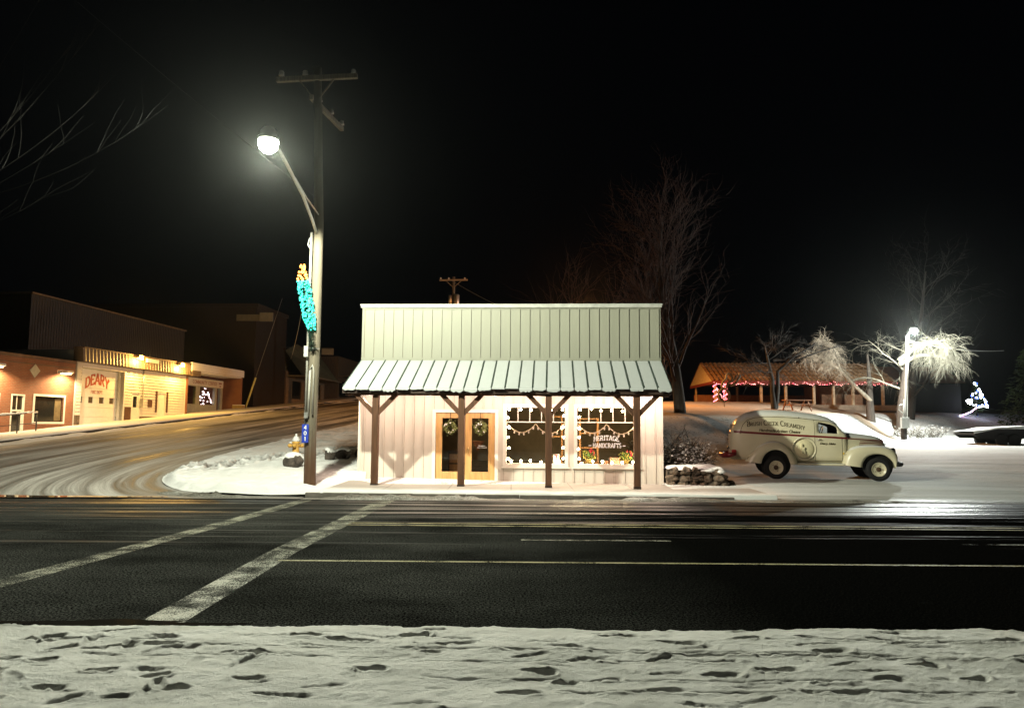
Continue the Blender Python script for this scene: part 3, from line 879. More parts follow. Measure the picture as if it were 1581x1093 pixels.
# shop windows
def shop_window(h, sign=False):
    a, b, c, d = h; t_ = .085
    mb = MB()
    mb.box(a-t_, a+.012, -.035, .06, c-t_, d+t_); mb.box(b-.012, b+t_, -.035, .06, c-t_, d+t_)
    mb.box(a+.012, b-.012, -.035, .06, d-.012, d+t_); mb.box(a+.012, b-.012, -.035, .06, c-t_, c+.012)
    mb.box(a-t_-.03, b+t_+.03, -.06, .0, c-t_-.03, c-t_-.002)
    wdw = mb.build('window', M_TRIM, store, bevel=.004)
    zt = d-.40; mb = MB()
    mb.box(a+.012, b-.012, .005, .05, zt-.014, zt+.014)
    for k in range(1, 5):
        x = a+(b-a)*k/5; mb.box(x-.011, x+.011, .008, .048, zt+.014, d-.012)
    mb.build('muntin', M_TRIM, wdw)
    mb = MB(); mb.box(a+.013, b-.013, .024, .030, c+.013, d-.013); mb.build('pane', M_GLASS, wdw)
    mb = MB(); mb.box(a-.02, b+.02, .152, .50, c-.05, c-.015); mb.build('sill_board', M_TRIM, wdw)
    if sign:
        mb = MB(); xc = (a+b)/2-.02
        def arch(u, v, e): return (xc+u*(1+.0*v), .0205-e, 1.245+v-.32*(u*u)+.0)
        lettering(mb, 'HERITAGE', arch, .13, .68, .17, .25, .14)
        lettering(mb, 'HANDCRAFTS', lambda u, v, e: (xc+.02+u, .0205-e, 1.045+v), .12, .76, .17, .2, .12)
        mb.box(xc-.47, xc-.40, .0195, .0205, 1.09, 1.107); mb.box(xc+.44, xc+.51, .0195, .0205, 1.09, 1.107)
        mb.build('lettering', M_LETTER, wdw)
    return wdw
shop_window(WIN[0]); shop_window(WIN[1], True)
# the dim room behind the glass
mb = MB(); mb.box(.16, W_-.16, .16, 5.2, .06, .10); mb.build('floor', M_INFLOOR, store)
mb = MB(); mb.box(.16, W_-.16, 5.2, 5.3, .1, 2.9); mb.box(.152, .17, .16, 5.2, .1, 2.9); mb.box(W_-.17, W_-.152, .16, 5.2, .1, 2.9); mb.build('interior_wall', M_INWALL, store)
mb = MB(); mb.box(.16, W_-.16, .16, 5.2, 2.9, 2.94); mb.build('ceiling', M_INWALL, store)
mb = MB(); mb.box(3.80, 3.86, .16, 2.2, .1, 2.88); mb.build('partition', M_DARKIN, store)

# things standing inside -------------------------------------------------------------
M_WOOD2 = P('orange_shelf_wood', (.52,.25,.09), .5, .2, 3, .2, 25, stretch=(6,6,.6))
def shelf(name, label, x, y, w2, d2, h2, n, cat='shelf', mat=M_WOOD2):
    t = thing(name, label, cat, SW(x, y, .10), SYAW)
    for s_ in (0, w2-.05):
        mb = MB(); mb.box(s_, s_+.05, 0, d2, 0, h2); mb.build('upright', mat, t)
    for k in range(n):
        mb = MB(); z = .08+k*(h2-.12)/(n-1); mb.box(.051, w2-.051, 0.004, d2-.004, z, z+.03); mb.build('shelf_board', mat, t)
    return t
shelf('display_shelf', 'open orange wooden shelf inside the lettered window, at its left side', 6.02, .9, .55, .3, 1.75, 5)
shelf('display_shelf', 'wooden shelf standing inside at the right side of the unlettered window', 5.12, 1.1, .45, .3, 1.8, 4)
t = thing('cabinet', 'dark wooden cabinet standing behind the left glass door', 'cabinet', SW(2.30, 1.1, .10), SYAW)
mb = MB(); mb.box(0,.55,0,.4,0,.75); mb.box(-.02,.57,-.02,.42,.752,.79); mb.build('body', M_DARKIN, t)
mb = MB(); mb.box(.04,.51,-.014,-.002,.45,.70); mb.build('drawer', M_WOOD2, t); mb = MB(); mb.box(.04,.51,-.014,-.002,.05,.41); mb.build('cabinet_door', M_WOOD2, t)
t = thing('quilt', 'folded brown quilt hanging cornerwise behind the right glass door', 'quilt', SW(3.0, .9, .95), SYAW)
mb = MB(); mb.prism([(0,.22),(.34,.22),(.17,-.06)], 0, .02); mb.build('fabric', P('quilt_brown', (.33,.12,.05), .9, .3, 9, .3, 30), t)
mb = MB(); mb.tube([(-.02,.01,.225),(.36,.01,.225)], .01, 6); mb.build('hanging_rod', M_WOOD2, t)
tag_ = MB(); tag_.box(0,.16,0,.012,0,.24)
t = thing('picture_card', 'white card with a dark figure leaning at the right end of the unlettered window', 'picture', SW(5.30, .16, .62), SYAW)
tag_.build('card', P('white_card', (.8,.76,.72), .6, .03, 8, 0), t)
mb = MB(); mb.box(.07,.10,-.006,-.002,.04,.17); mb.ball((.085,-.004,.19), .025, 8, sq=(1,.2,1)); mb.box(.02,.14,-.005,-.001,.205,.225); mb.build('print', P('print_pink', (.55,.12,.16), .7, .3, 20, 0), t)

# wreaths on ribbons -----------------------------------------------------------------
M_LEAF = P('wreath_leaf', (.24,.27,.09), .6, .5, 30, .2, 60)
M_PETAL = P('white_petal', (.8,.74,.72), .6, .08, 20, 0)
M_RIBBON = P('dark_ribbon', (.05,.03,.02), .7, .1, 10, 0)
for xw_c, lab in ((x0+.40, 'green leafy wreath hanging on the left glass door'), (xm+.42, 'green leafy wreath hanging on the right glass door')):
    t = thing('wreath', lab, 'wreath', SW(xw_c, -.03, 1.55), SYAW, 'wreaths on the shop doors')
    mb = MB(); rg = random.Random(int(xw_c*100))
    for k in range(330):
        a = rg.random()*2*pi; r = .135+rg.gauss(0,.034); y = rg.uniform(-.05,.035)
        c = Vector((r*cos(a), y, r*sin(a))); L = rg.uniform(.03,.055)
        d = Vector((rg.gauss(0,1), rg.gauss(0,.6), rg.gauss(0,1))).normalized(); q = d.cross(Vector((rg.gauss(0,1),rg.gauss(0,1),rg.gauss(0,1)))).normalized()*L*.32
        mb.add([c-d*L*.5, c+q, c+d*L*.5, c-q], [(0,1,2,3)])
    mb.build('foliage', M_LEAF, t)
    mb = MB()
    for k in range(9):
        a = rg.uniform(1.2, 3.4) if k < 6 else rg.random()*6.28; r = .13+rg.gauss(0,.02)
        mb.ball((r*cos(a), -.06, r*sin(a)), rg.uniform(.014,.024), 7, sq=(1,.5,1))
    mb.build('blossom', M_PETAL, t)
    mb = MB(); mb.box(-.009, .009, -.004, .0, .15, .41); mb.build('ribbon', M_RIBBON, t)

# string lights round the two windows -------------------------------------------------
E_BULB = EM('warm_bulb', (1.0,.76,.44), 100)
M_WIRE = P('dark_wire', (.02,.02,.02), .6, .05, 5, 0)
for wi, h in enumerate(WIN):
    a, b, c, d = h
    t = thing('string_lights', ('round warm bulbs strung inside the edge of the unlettered shop window', 'round warm bulbs strung inside the edge of the lettered shop window')[wi], 'string lights', SW(a, .0, c), SYAW, 'string lights in the shop windows')
    Wd = b-a; Hd = d-c; rg = random.Random(40+wi)
    pts = []
    for k in range(6): pts.append((.10+(Wd-.2)*k/5, Hd-.07))
    for k in range(5): pts.append((Wd-.055, Hd-.24-(Hd-.34)*k/4.2))
    for k in range(6): pts.append((Wd-.14-(Wd-.28)*k/5, .06))
    for k in range(5): pts.append((.055, .14+(Hd-.36)*k/4.2))
    pts = [(x+rg.gauss(0,.012), z+rg.gauss(0,.014)) for x, z in pts]
    mb = MB(); loop = pts+[pts[0]]
    for p, q in zip(loop, loop[1:]): mb.tube([(p[0],.075,p[1]), ((p[0]+q[0])/2,.078,(p[1]+q[1])/2-.012), (q[0],.075,q[1])], .003, 5, caps=False)
    mb.build('cord', M_WIRE, t)
    for p in pts:
        mb = MB(); mb.ball((p[0], .07, p[1]), .031, 10); mb.build('bulb', E_BULB, t)
# heart and tassel garlands ------------------------------------------------------------
M_CORD = P('pale_cord', (.72,.52,.40), .8, .1, 10, 0)
M_TASSEL = P('garland_paper', (.72,.55,.48), .8, .3, 12, 0)
for wi, h in enumerate(WIN):
    a, b, c, d = h
    t = thing('paper_garland', ('pale paper garland swagged across the unlettered shop window', 'pale paper garland swagged across the lettered shop window')[wi], 'garland', SW(a, .11, d-.42), SYAW, 'paper garlands in the shop windows')
    Wd = b-a; mb = MB(); mt = MB(); rg = random.Random(wi)
    for s_ in range(2):
        pts = []
        for k in range(13):
            u = k/12; pts.append((.03+(Wd-.06)*(s_+u)/2, 0, -.03-.26*4*u*(1-u)*(.9+.1*s_)))
        mb.tube(pts, .009, 6)
        for k in range(1, 12, 2):
            x, y, z = pts[k]
            mt.add([(x-.018,-.004,z-.01),(x+.018,-.004,z-.01),(x+.024,-.006,z-.06),(x,-.008,z-.095),(x-.024,-.006,z-.06),(x,.012,z-.05)], [(0,1,2,3,4),(1,0,5),(2,1,5),(3,2,5),(4,3,5),(0,4,5)])
    mb.build('cord', M_CORD, t); mt.build('tassels', M_TASSEL, t)
# pots on the sill of the lettered window ------------------------------------------------
M_TERRA = P('terracotta', (.45,.17,.09), .8, .15, 8, .2, 40)
M_BASKET = P('olive_basket', (.24,.17,.05), .8, .3, 20, .5, 60)
M_GREEN = P('plant_green', (.12,.22,.04), .6, .4, 20, .1, 40)
M_YELLEAF = P('yellow_leaf', (.50,.42,.08), .6, .2, 20, 0)
M_RED = P('red_flower', (.60,.03,.06), .6, .2, 20, 0)
a, b, c, d = WIN[1]
def pot(x, r, hgt, mat, label, plant=0, sq=False):
    t = thing('potted_plant' if plant else 'flower_pot', label, 'potted plant' if plant else 'pot', SW(x, .26, c-.015), SYAW)
    mb = MB()
    if sq: mb.box(-r, r, -r*.6, r*.6, 0, hgt); mb.box(-r-.012, r+.012, -r*.6-.012, r*.6+.012, hgt+.001, hgt+.025)
    else: mb.lathe([(.0,0),(r*.72,0),(r*.97,hgt*.82),(r*1.06,hgt*.83),(r*1.06,hgt),(r*.9,hgt),(r*.8,hgt*.9),(0,hgt*.9)], 18)
    mb.build('pot', mat, t)
    if plant:
        rg = random.Random(int(x*77)); g = MB(); y_ = MB(); f_ = MB()
        for k in range(130):
            ph = rg.random()*6.28; rr = rg.random()**.5*plant; zz = hgt+rg.random()*plant*1.1
            cpt = Vector((rr*cos(ph), rr*sin(ph)*.5, zz)); L = rg.uniform(.03,.06)
            dv = Vector((rg.gauss(0,1), rg.gauss(0,.6), rg.gauss(.2,.7))).normalized(); q = dv.cross(Vector((rg.gauss(0,.4),1,rg.gauss(0,.4)))).normalized()*L*.35
            (g if rg.random() < .62 else y_).add([cpt-dv*L*.5, cpt+q, cpt+dv*L*.5, cpt-q], [(0,1,2,3)])
        for k in range(16):
            ph = rg.uniform(-1.0,1.6); cpt = (plant*.75*cos(ph), -.05+rg.gauss(0,.02), hgt+plant*.75+plant*.4*sin(ph)+rg.gauss(0,.015))
            f_.ball(cpt, rg.uniform(.014,.026), 6)
        g.build('leaves', M_GREEN, t); y_.build('yellow_leaves', M_YELLEAF, t); f_.build('flowers', M_RED, t)
pot(a+.34, .105, .16, M_BASKET, 'red flowered plant in an olive pot at the left of the lettered window', .19)
pot(a+.80, .06, .10, M_TERRA, 'small round terracotta pot on the lettered window sill', 0)
pot(a+1.03, .125, .165, P('pink_clay', (.52,.23,.16), .8, .1, 8, .2, 40), 'square pink clay planter on the lettered window sill', 0, True)
pot(a+1.34, .09, .13, M_BASKET, 'red flowered plant in an olive pot at the right of the lettered window', .20)
# ================================================================== POLES AND LAMPS
M_POLE = P('weathered_pole_wood', (.19,.16,.115), .85, .28, 3, .7, 30, stretch=(9,9,.35))
_t = NT('creosoted_pole_wood')     # darker creosote-treated butt below, weathered grey above
_s = _t.new('ShaderNodeSeparateXYZ'); _t.l.new(_t.co(), _s.inputs[0]); _v = _t.mapped((9,9,.35)); _f = _t.noise(3, 5, .6, _v)
_g = _t.ramp(_t.math('MULTIPLY_ADD', _s.outputs[2], .5, _t.math('MULTIPLY', _f, .5)), [(.55, 0.0), (1.0, 1.0)])
_t.set('Base Color', _t.mix(_g, _t.mix(_f, (.05,.022,.010), (.13,.065,.03)), _t.mix(_f, (.07,.06,.042), (.20,.17,.12)))); _t.set('Roughness', .85)
_t.bump(_t.noise(30, 4, .6, _v), .7, .01); M_POLEB = _t.m
M_GALV = P('galvanised_steel', (.55,.55,.52), .4, .1, 8, .1, 40, metal=.8)
M_INSUL = P('glazed_insulator', (.50,.48,.45), .25, .1, 8, 0)
M_BLACK = P('black_metal', (.02,.02,.02), .5, .1, 8, .1, 40)
def seg_pts(a, b, n, sag=0):
    a = Vector(a); b = Vector(b)
    return [tuple(a.lerp(b, i/n) - Vector((0,0,sag*4*(i/n)*(1-i/n)))) for i in range(n+1)]
PX, PY = -4.86, 18.2
pole = thing('utility_pole', 'tall weathered wooden utility pole with a lit street lamp, on the snowy corner', 'utility pole', (PX, PY, .05))
mb = MB(); zz = [-.3, .0, 1.2, 3.5, 6.5, 10.6]; rr = [.150,.146,.138,.128,.115,.095]; xx = [0,0,-.02,.02,.02,-.14]
mb.tube([(xx[i], 0, zz[i]) for i in range(6)], rr, 20); mb.build('pole', M_POLEB, pole)
mb = MB(); mb.tube([(-.135,-.09,1.5),(-.13,-.09,6.3)], .03, 8); mb.tube([(-.05,-.165,1.75),(-.04,-.15,2.9)], .028, 8)
mb.tube([(-.05,-.165,2.88),(.02,-.17,3.0),(.05,-.16,2.86),(.05,-.165,1.8)], .02, 8)
mb.build('conduit', P('grey_conduit', (.33,.32,.28), .5, .1, 8, .1, 40), pole)
mb = MB(); mb.tube([(-.15,-.17,3.42),(.17,-.14,3.40)], .014, 6); mb.box(-.19,-.09,-.22,-.12,3.20,3.46); mb.box(-.14,-.05,-.2,-.14,1.72,1.86); mb.ball((-.15,-.18,3.40), .05, 8)
mb.tube([(-.12,0,6.25),(-.19,-.05,6.15),(-.21,-.08,6.0),(-.16,-.1,5.9)], .018, 6)
mb.build('bracket', M_GALV, pole)
ca = MB(); ca.bar((-1.14,-.10,10.22),(.90,-.10,10.34), .10, .12); ca.bar((-.03,-.13,9.75),(.32,-.13,10.24), .03, .03); ca.bar((-.20,-.13,9.75),(-.55,-.13,10.20), .03, .03)
ca.build('crossarm', M_POLE, pole)
ca = MB(); ca.bar((-.34,.2,9.92),(-.02,2.3,9.92), .10, .12); ca.build('crossarm', M_POLE, pole)
def insul(x, y, z, par):
    mb = MB(); mb.lathe([(.0,0),(.03,0),(.03,.05),(.075,.055),(.07,.09),(.05,.10),(.065,.13),(.05,.17),(.0,.18)], 14, m=Matrix.Translation((x,y,z))); mb.build('insulator', M_INSUL, par)
for x in (-1.02, -.42, .80): insul(x, -.10, 10.28+.03*(x+1), pole)
for q in (.25, .62, .98): insul(-.34+.32*q, .2+2.1*q, 9.98, pole)
mb = MB(); mb.tube(seg_pts((-.2,-.1,9.7),(-.03,-.05,8.3),5,-.05), .008, 5); mb.tube(seg_pts((-.14,.6,9.85),(.0,-.02,8.6),5,.1), .008, 5); mb.build('jumper_cable', M_BLACK, pole)
# lamp arm, head
LX, LY, LZ = STREET_POS
lx, ly, lz = LX-PX, LY-PY, LZ-.05
mb = MB()
arm = [(0,-.12,6.28),(-.01,-.5,6.50),(.02,-1.5,6.82),(.08,-3.0,7.05),(lx,ly+.35,lz+.16)]
mb.tube(arm, .036, 10); mb.tube([(.03,-.12,6.75),(.03,-1.2,6.84),(.05,-2.2,6.98)], .018, 8)
mb.build('lamp_arm', M_GALV, pole)
mb = MB(); R_ = Matrix.Translation((lx, ly, lz))
mb.lathe([(.0,.30),(.10,.29),(.15,.22),(.17,.12),(.20,.10),(.20,.04),(.0,.04)], 18, m=R_); mb.tube([(lx,ly+.4,lz+.16),(lx,ly+.12,lz+.16)], .05, 10)
mb.build('lamp_head', M_GALV, pole)
mb = MB(); mb.lathe([(.0,-.20),(.10,-.19),(.17,-.12),(.19,-.02),(.19,.03),(.0,.03)], 20, m=R_)
mb.build('lamp_globe', EM('street_lamp_glow', (.93,1.0,.80), 60), pole)
ld = bpy.data.lights.new('street_lamp', 'SPOT'); ld.energy = LAMP['street']; ld.color = (.97,1.0,.79); ld.spot_size = radians(172); ld.spot_blend = .12; ld.shadow_soft_size = .13
# street luminaire: throws more light outward than straight down
ld.use_nodes = True; _n = ld.node_tree; _g = _n.nodes.new('ShaderNodeNewGeometry'); _x = _n.nodes.new('ShaderNodeSeparateXYZ'); _n.links.new(_g.outputs['Incoming'], _x.inputs[0])
_a = _n.nodes.new('ShaderNodeMath'); _a.operation = 'ABSOLUTE'; _n.links.new(_x.outputs[2], _a.inputs[0])
_r = _n.nodes.new('ShaderNodeMapRange'); _n.links.new(_a.outputs[0], _r.inputs[0])
for _k, _v in ((1,.25),(2,.9),(3,1.45),(4,.33)): _r.inputs[_k].default_value = _v
_n.links.new(_r.outputs[0], _n.nodes['Emission'].inputs['Strength'])
lo = bpy.data.objects.new('street_lamp', ld); col.objects.link(lo); lo.parent = pole; lo.location = (lx, ly, lz-.24)

def wire(name, label, a, b, sag, r, mat, n=24, group=None, cat='cable'):
    mb = MB(); mb.tube(seg_pts(a, b, n, sag), r, 5)
    o = mb.build(name, mat); return tag(o, label, cat, group)
M_CABLE = P('grey_cable', (.30,.30,.30), .5, .1, 5, 0)
wire('overhead_cable', 'thin bright cable running up left from the lamp pole over the junction', (-4.86,18.1,7.2), (-12.5,12.0,13.2), .2, .004, M_BLACK)
wire('overhead_cable', 'faint cable from the lamp pole away behind the dark shop fronts', (-4.86,18.3,7.0), (-21,70,7.5), .9, .012, M_CABLE)

# lit candle decoration on the pole
E_TEAL = EM('teal_bulbs', (.05,.85,.62), 1.5); E_TEAL2 = EM('dim_teal_bulbs', (.02,.75,.50), .45); E_FLAME = EM('flame_bulbs', (1.0,.30,.05), 2.4)
M_GARL = P('green_tinsel', (.02,.09,.055), .6, .4, 30, .2, 60)
deco = thing('candle_decoration', 'lit green tinsel candle with an orange flame, strapped to the lamp pole', 'decoration', (PX-.18, PY-.24, 3.4))
rg = random.Random(21)
BL = []; md_ = MB()
for k in range(420):
    u = rg.random(); z = .50+1.22*u; ax = .16-.24*u; R1 = .15 if u > .25 else .09+.24*u
    ph = rg.random()*6.28; r = R1*(.75+.35*rg.random())
    BL.append(((ax+r*cos(ph), r*sin(ph)*.8, z), rg.uniform(.011,.026), E_TEAL if rg.random() < .5 else E_TEAL2))
for k in range(900):
    u = rg.random(); z = .02+1.70*u; ax = .2-.26*u; R1 = .15 if u > .45 else .10
    ph = rg.random()*6.28; c_ = Vector((ax, 0, z)); dv = Vector((cos(ph), sin(ph)*.8, rg.uniform(-.5,.5)))
    q = dv.cross(Vector((0,0,1))).normalized()*.006
    md_.add([c_+dv*R1*.3-q, c_+dv*R1*.3+q, c_+dv*R1*1.15+q*.3, c_+dv*R1*1.15-q*.3], [(0,1,2,3)])
bulb_set(BL, deco, 'candle_bulb'); md_.build('tinsel', M_GARL, deco)
FLB = []
for k in range(46):
    u = rg.random(); z = 1.74+.40*u; R1 = .10*(1-u)**.6+.015; ph = rg.random()*6.28
    FLB.append(((-.10+R1*cos(ph), R1*sin(ph), z), rg.uniform(.018,.03), E_FLAME))
bulb_set(FLB, deco, 'flame_bulb')
mb = MB(); mb.tube([(.2,0,-.02),(-.06,0,1.72)], .012, 6); mb.bar((.2,0,.02),(.2,.12,.02), .03,.03); mb.bar((-.02,0,1.4),(.14,.13,1.4), .03,.03); mb.build('frame', M_BLACK, deco)

# blue number sign
M_BLUE = P('blue_enamel', (.03,.06,.42), .4, .08, 6, 0)
t = thing('number_sign', 'narrow blue sign with white digits 401 on the lamp pole', 'sign', (PX-.10, PY-.185, 1.18), radians(4))
mb = MB(); mb.box(-.08,.08,-.006,.004,0,.44); mb.build('plate', M_BLUE, t, bevel=.002)
mb = MB()
for i, ch in enumerate('401'):
    lettering(mb, ch, lambda u, v, e, i=i: (u, -.0075-e, .315-.135*i+v), .095, None, .17, .0 if ch != '1' else .0)
mb.build('lettering', M_LETTER, t)

# hydrant
M_HYD = P('yellow_hydrant_paint', (.72,.42,.10), .5, .12, 10, .2, 40)
hx, hy = -6.95, 24.2; hz = float(G(hx, hy))+.08
t = thing('fire_hydrant', 'yellow fire hydrant with a snowy cap on the corner verge', 'fire hydrant', (hx, hy, hz))
mb = MB(); mb.lathe([(0,-.1),(.15,-.1),(.15,.03),(.11,.05),(.10,.42),(.125,.44),(.125,.48),(.10,.50)], 16); mb.build('barrel', M_HYD, t)
mb = MB(); mb.lathe([(.12,.50),(.125,.53),(.10,.60),(.05,.66),(.03,.68),(.03,.74),(0,.74)], 16); mb.build('bonnet', M_SNOW, t)
for a_ in (pi, 0, -pi/2):
    mb = MB(); mb.lathe([(0,0),(.05,0),(.05,.09),(.065,.09),(.065,.14),(.02,.15),(.02,.18),(0,.18)], 12, m=Matrix.Translation((.09*cos(a_), .09*sin(a_), .36)) @ Matrix.Rotation(a_, 4, 'Z') @ Matrix.Rotation(pi/2, 4, 'Y')); mb.build('outlet', M_HYD, t)
mb = MB(); mb.ball((-.17,0,.455), .07, 8, sq=(1,1,.5)); mb.build('snow_cap', M_SNOW, t)

# rocks
M_ROCK = P('basalt', (.085,.070,.058), .85, .5, 5, .9, 14, bd=.04)
def rock_verts(rg, sx, sy, sz, sub=2):
    bm = bmesh.new(); bmesh.ops.create_icosphere(bm, subdivisions=sub, radius=1)
    planes = [(Vector((rg.gauss(0,1), rg.gauss(0,1), rg.gauss(0,1))).normalized(), rg.uniform(.62,.9)) for _ in range(9)]
    for v in bm.verts:
        c = v.co.copy()
        for n, d in planes:
            k = c.dot(n)
            if k > d: c -= n*(k-d)*.9
        v.co = Vector((c.x*sx, c.y*sy, c.z*sz)) + Vector((rg.gauss(0,.012), rg.gauss(0,.012), rg.gauss(0,.012)))*sx
    vs = [tuple(v.co) for v in bm.verts]; fs = [tuple(v.index for v in f.verts) for f in bm.faces]
    bm.free(); return vs, fs
def snowcap_from(vs, fs, thr, lift, mbs, rg):
    """snow lying on the upper faces of a rock"""
    V_ = [Vector(v) for v in vs]; zm = max(v.z for v in V_)
    keep = []
    for f in fs:
        c = sum((V_[i] for i in f), Vector())/len(f); n = (V_[f[1]]-V_[f[0]]).cross(V_[f[2]]-V_[f[0]]).normalized()
        if n.z > .45 and c.z > thr*zm: keep.append(f)
    mbs.add([tuple(v+Vector((v.x*.04, v.y*.04, lift))) for v in V_], keep, 0, True)
    for f in keep:
        for i, j in zip(f, f[1:]+f[:1]):
            a, b = V_[i], V_[j]
            mbs.add([a, b, b+Vector((b.x*.04,b.y*.04,lift)), a+Vector((a.x*.04,a.y*.04,lift))], [(0,1,2,3)])
for bx, by, sx, sz, lab, sd in ((-6.22,21.45,.30,.25,'dark snow-capped boulder in front of the yellow hydrant',4),(-5.62,23.2,.22,.24,'small snow-capped boulder half hidden by the lamp pole',9),
                         (-5.28,23.55,.27,.21,'squarish dark boulder between the lamp pole and the shop corner',13),(-4.78,24.2,.33,.27,'large dark boulder beside the shop side wall',17)):
    rg = random.Random(sd); bz = float(G(bx, by))+.25
    t = thing('boulder', lab, 'boulder', (bx, by, bz), rg.random()*3, 'boulders on the corner verge')
    vs, fs = rock_verts(rg, sx, sx*.85, sz, 3)
    mb = MB(); mb.add(vs, fs); mb.build('rock', M_ROCK, t)
    mb = MB(); snowcap_from(vs, fs, .45, .045, mb, rg); mb.build('snow_cap', M_SNOW, t)

# stone planter wall beside the store
t = thing('stone_planter', 'low rubble stone planter with a snowy top at the shop right corner', 'planter', (4.08, 19.62, .02), SYAW)
mb = MB(); rg = random.Random(31)
for row in range(3):
    x = .02-.08*(row % 2)
    while x < 1.5-.08*row:
        ww = rg.uniform(.24,.40); vs, fs = rock_verts(rg, ww*.56, .15, rg.uniform(.11,.135), 2)
        mb.add([(v[0]+x+ww*.5, v[1]+.10+rg.gauss(0,.02), v[2]+.09+row*.18+rg.gauss(0,.015)) for v in vs], fs); x += ww*.93
for k in range(26):      # returning along the right side, tumbled
    vs, fs = rock_verts(rg, rg.uniform(.08,.17), rg.uniform(.08,.16), rg.uniform(.07,.12), 2); u = rg.random()
    ox, oy, oz = 1.30+.42*rg.random(), .1+1.0*u, rg.uniform(.03,.40)*(1-.6*max(0, rg.random()-.4))
    if ox > 1.5: oz *= .45
    mb.add([(v[0]+ox, v[1]+oy, v[2]+oz) for v in vs], fs)
mb.box(.02,1.42,.14,1.1,-.05,.46)
mb.build('stone_wall', P('rubble_stone', (.14,.105,.075), .85, .55, 3.5, .9, 16, bd=.03), t)
n1, n2 = 26, 16; vs = []; 
for j in range(n2):
    for i in range(n1):
        u = i/(n1-1); v = j/(n2-1); x = 1.46*u; y = .0+1.15*v
        e = min(u, 1-u, v, 1-v)
        vs.append((x, y, .545+.035*min(1, e*7)+.02*float(fbm(x*4, y*4, 3))+.05*max(0, u-.5)*v - (0 if e > 0 else .05)))
fs = [(j*n1+i, j*n1+i+1, (j+1)*n1+i+1, (j+1)*n1+i) for j in range(n2-1) for i in range(n1-1)]
mb = MB(); mb.add(vs, fs, 0, True)
vs, fs = rock_verts(rg, .16, .12, .07, 3); mb.add([(v[0]+1.33, v[1]+.04, v[2]+.44) for v in vs], fs, 0, True)
vs, fs = rock_verts(rg, .22, .05, .04, 3); mb.add([(v[0]+1.05, v[1]-.02, v[2]+.47) for v in vs], fs, 0, True)
mb.build('snow_cap', M_SNOW, t)

# ================================================================== TREES
def branch_system(rg, base, direction, length, radius, levels, spec, out, up=.15, grav=0.0, lev=0):
    """recursive limbs -> list of (points, radii)"""
    n = spec['seg'][min(lev, len(spec['seg'])-1)]
    p = Vector(base); d = Vector(direction).normalized(); pts = [p.copy()]; rad = [radius]
    tip = spec.get('tip', .35)
    for i in range(n):
        wob = spec['wob'][min(lev, len(spec['wob'])-1)]
        d = (d + Vector((rg.gauss(0,wob), rg.gauss(0,wob), rg.gauss(0,wob))) + Vector((0,0,up if lev else 0)) - Vector((0,0,grav*(lev > 0)*(.4+i/n)))).normalized()
        p = p + d*length/n
        pts.append(p.copy()); rad.append(radius*(1-(1-tip)*(i+1)/n))
    out.append((pts, rad, lev))
    if lev >= levels: return
    k = spec['kids'][lev]
    for c in range(k):
        u = spec['start'][lev] + (1-spec['start'][lev])*(c+rg.random())/k
        u = min(u, .999); i = int(u*n); q = pts[i].lerp(pts[min(i+1,n)], u*n-i)
        dd = (pts[min(i+1,n)]-pts[i]).normalized()
        perp = dd.cross(Vector((rg.gauss(0,1), rg.gauss(0,1), rg.gauss(0,1)))).normalized()
        ang = radians(rg.uniform(*spec['ang'][lev]))
        nd = dd*cos(ang)+perp*sin(ang)
        branch_system(rg, q, nd, length*rg.uniform(*spec['ratio'][lev])*(1-.45*u*(lev == 0)), max(rad[i]*spec['rr'][lev], spec['rmin']), levels, spec, out, up, grav, lev+1)
def tree(name, label, loc, seed, direction, length, radius, levels, spec, mat, twig_mat=None, up=.1, grav=0.0, group=None, extra=None, cat='tree', sides=(10,6,4,3,3)):
    rg = random.Random(seed); out = []
    branch_system(rg, (0,0,-.3), direction, length, radius, levels, spec, out, up, grav)
    if extra: extra(rg, out)
    t = thing(name, label, cat, loc, 0, group)
    tr = MB(); cr = MB()
    for pts, rad, lev in out:
        (tr if lev == 0 else cr).tube(pts, rad, sides[min(lev, len(sides)-1)], caps=False)
    tr.build('trunk', mat, t); cr.build('crown', twig_mat or mat, t)
    return t
M_BARK = P('grey_bark', (.065,.052,.042), .9, .35, 4, .8, 25, stretch=(3,3,.5))
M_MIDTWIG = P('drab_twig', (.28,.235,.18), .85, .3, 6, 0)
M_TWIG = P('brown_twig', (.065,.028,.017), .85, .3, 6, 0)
M_DIMBARK = P('dimmed_bark', (.022,.019,.016), .9, .3, 6, 0)  # bark darkened so these trees look unlit despite the lamps
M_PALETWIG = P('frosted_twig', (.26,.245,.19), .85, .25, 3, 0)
BIG = dict(seg=(9,8,6,4,3), wob=(.05,.10,.14,.2), kids=(34,9,6,4), start=(.12,.18,.15,.1), ang=((28,52),(22,50),(22,55),(25,60)), ratio=((.40,.60),(.35,.6),(.35,.6),(.4,.7)), rr=(.27,.5,.55,.6), rmin=.009, tip=.10)
tree('bare_maple', 'tall bare spreading tree on the snowy bank behind the shop', (8.6, 38, float(G(8.6,38))), 12, (.0,0,1), 10.9, .32, 3, BIG, M_BARK, M_TWIG, up=.075)
BUSHY = dict(seg=(6,5,4,3), wob=(.08,.16,.2,.2), kids=(26,8,4), start=(.08,.15,.1), ang=((25,60),(25,55),(30,60)), ratio=((.4,.7),(.4,.65),(.4,.7)), rr=(.45,.5,.6), rmin=.010, tip=.15)
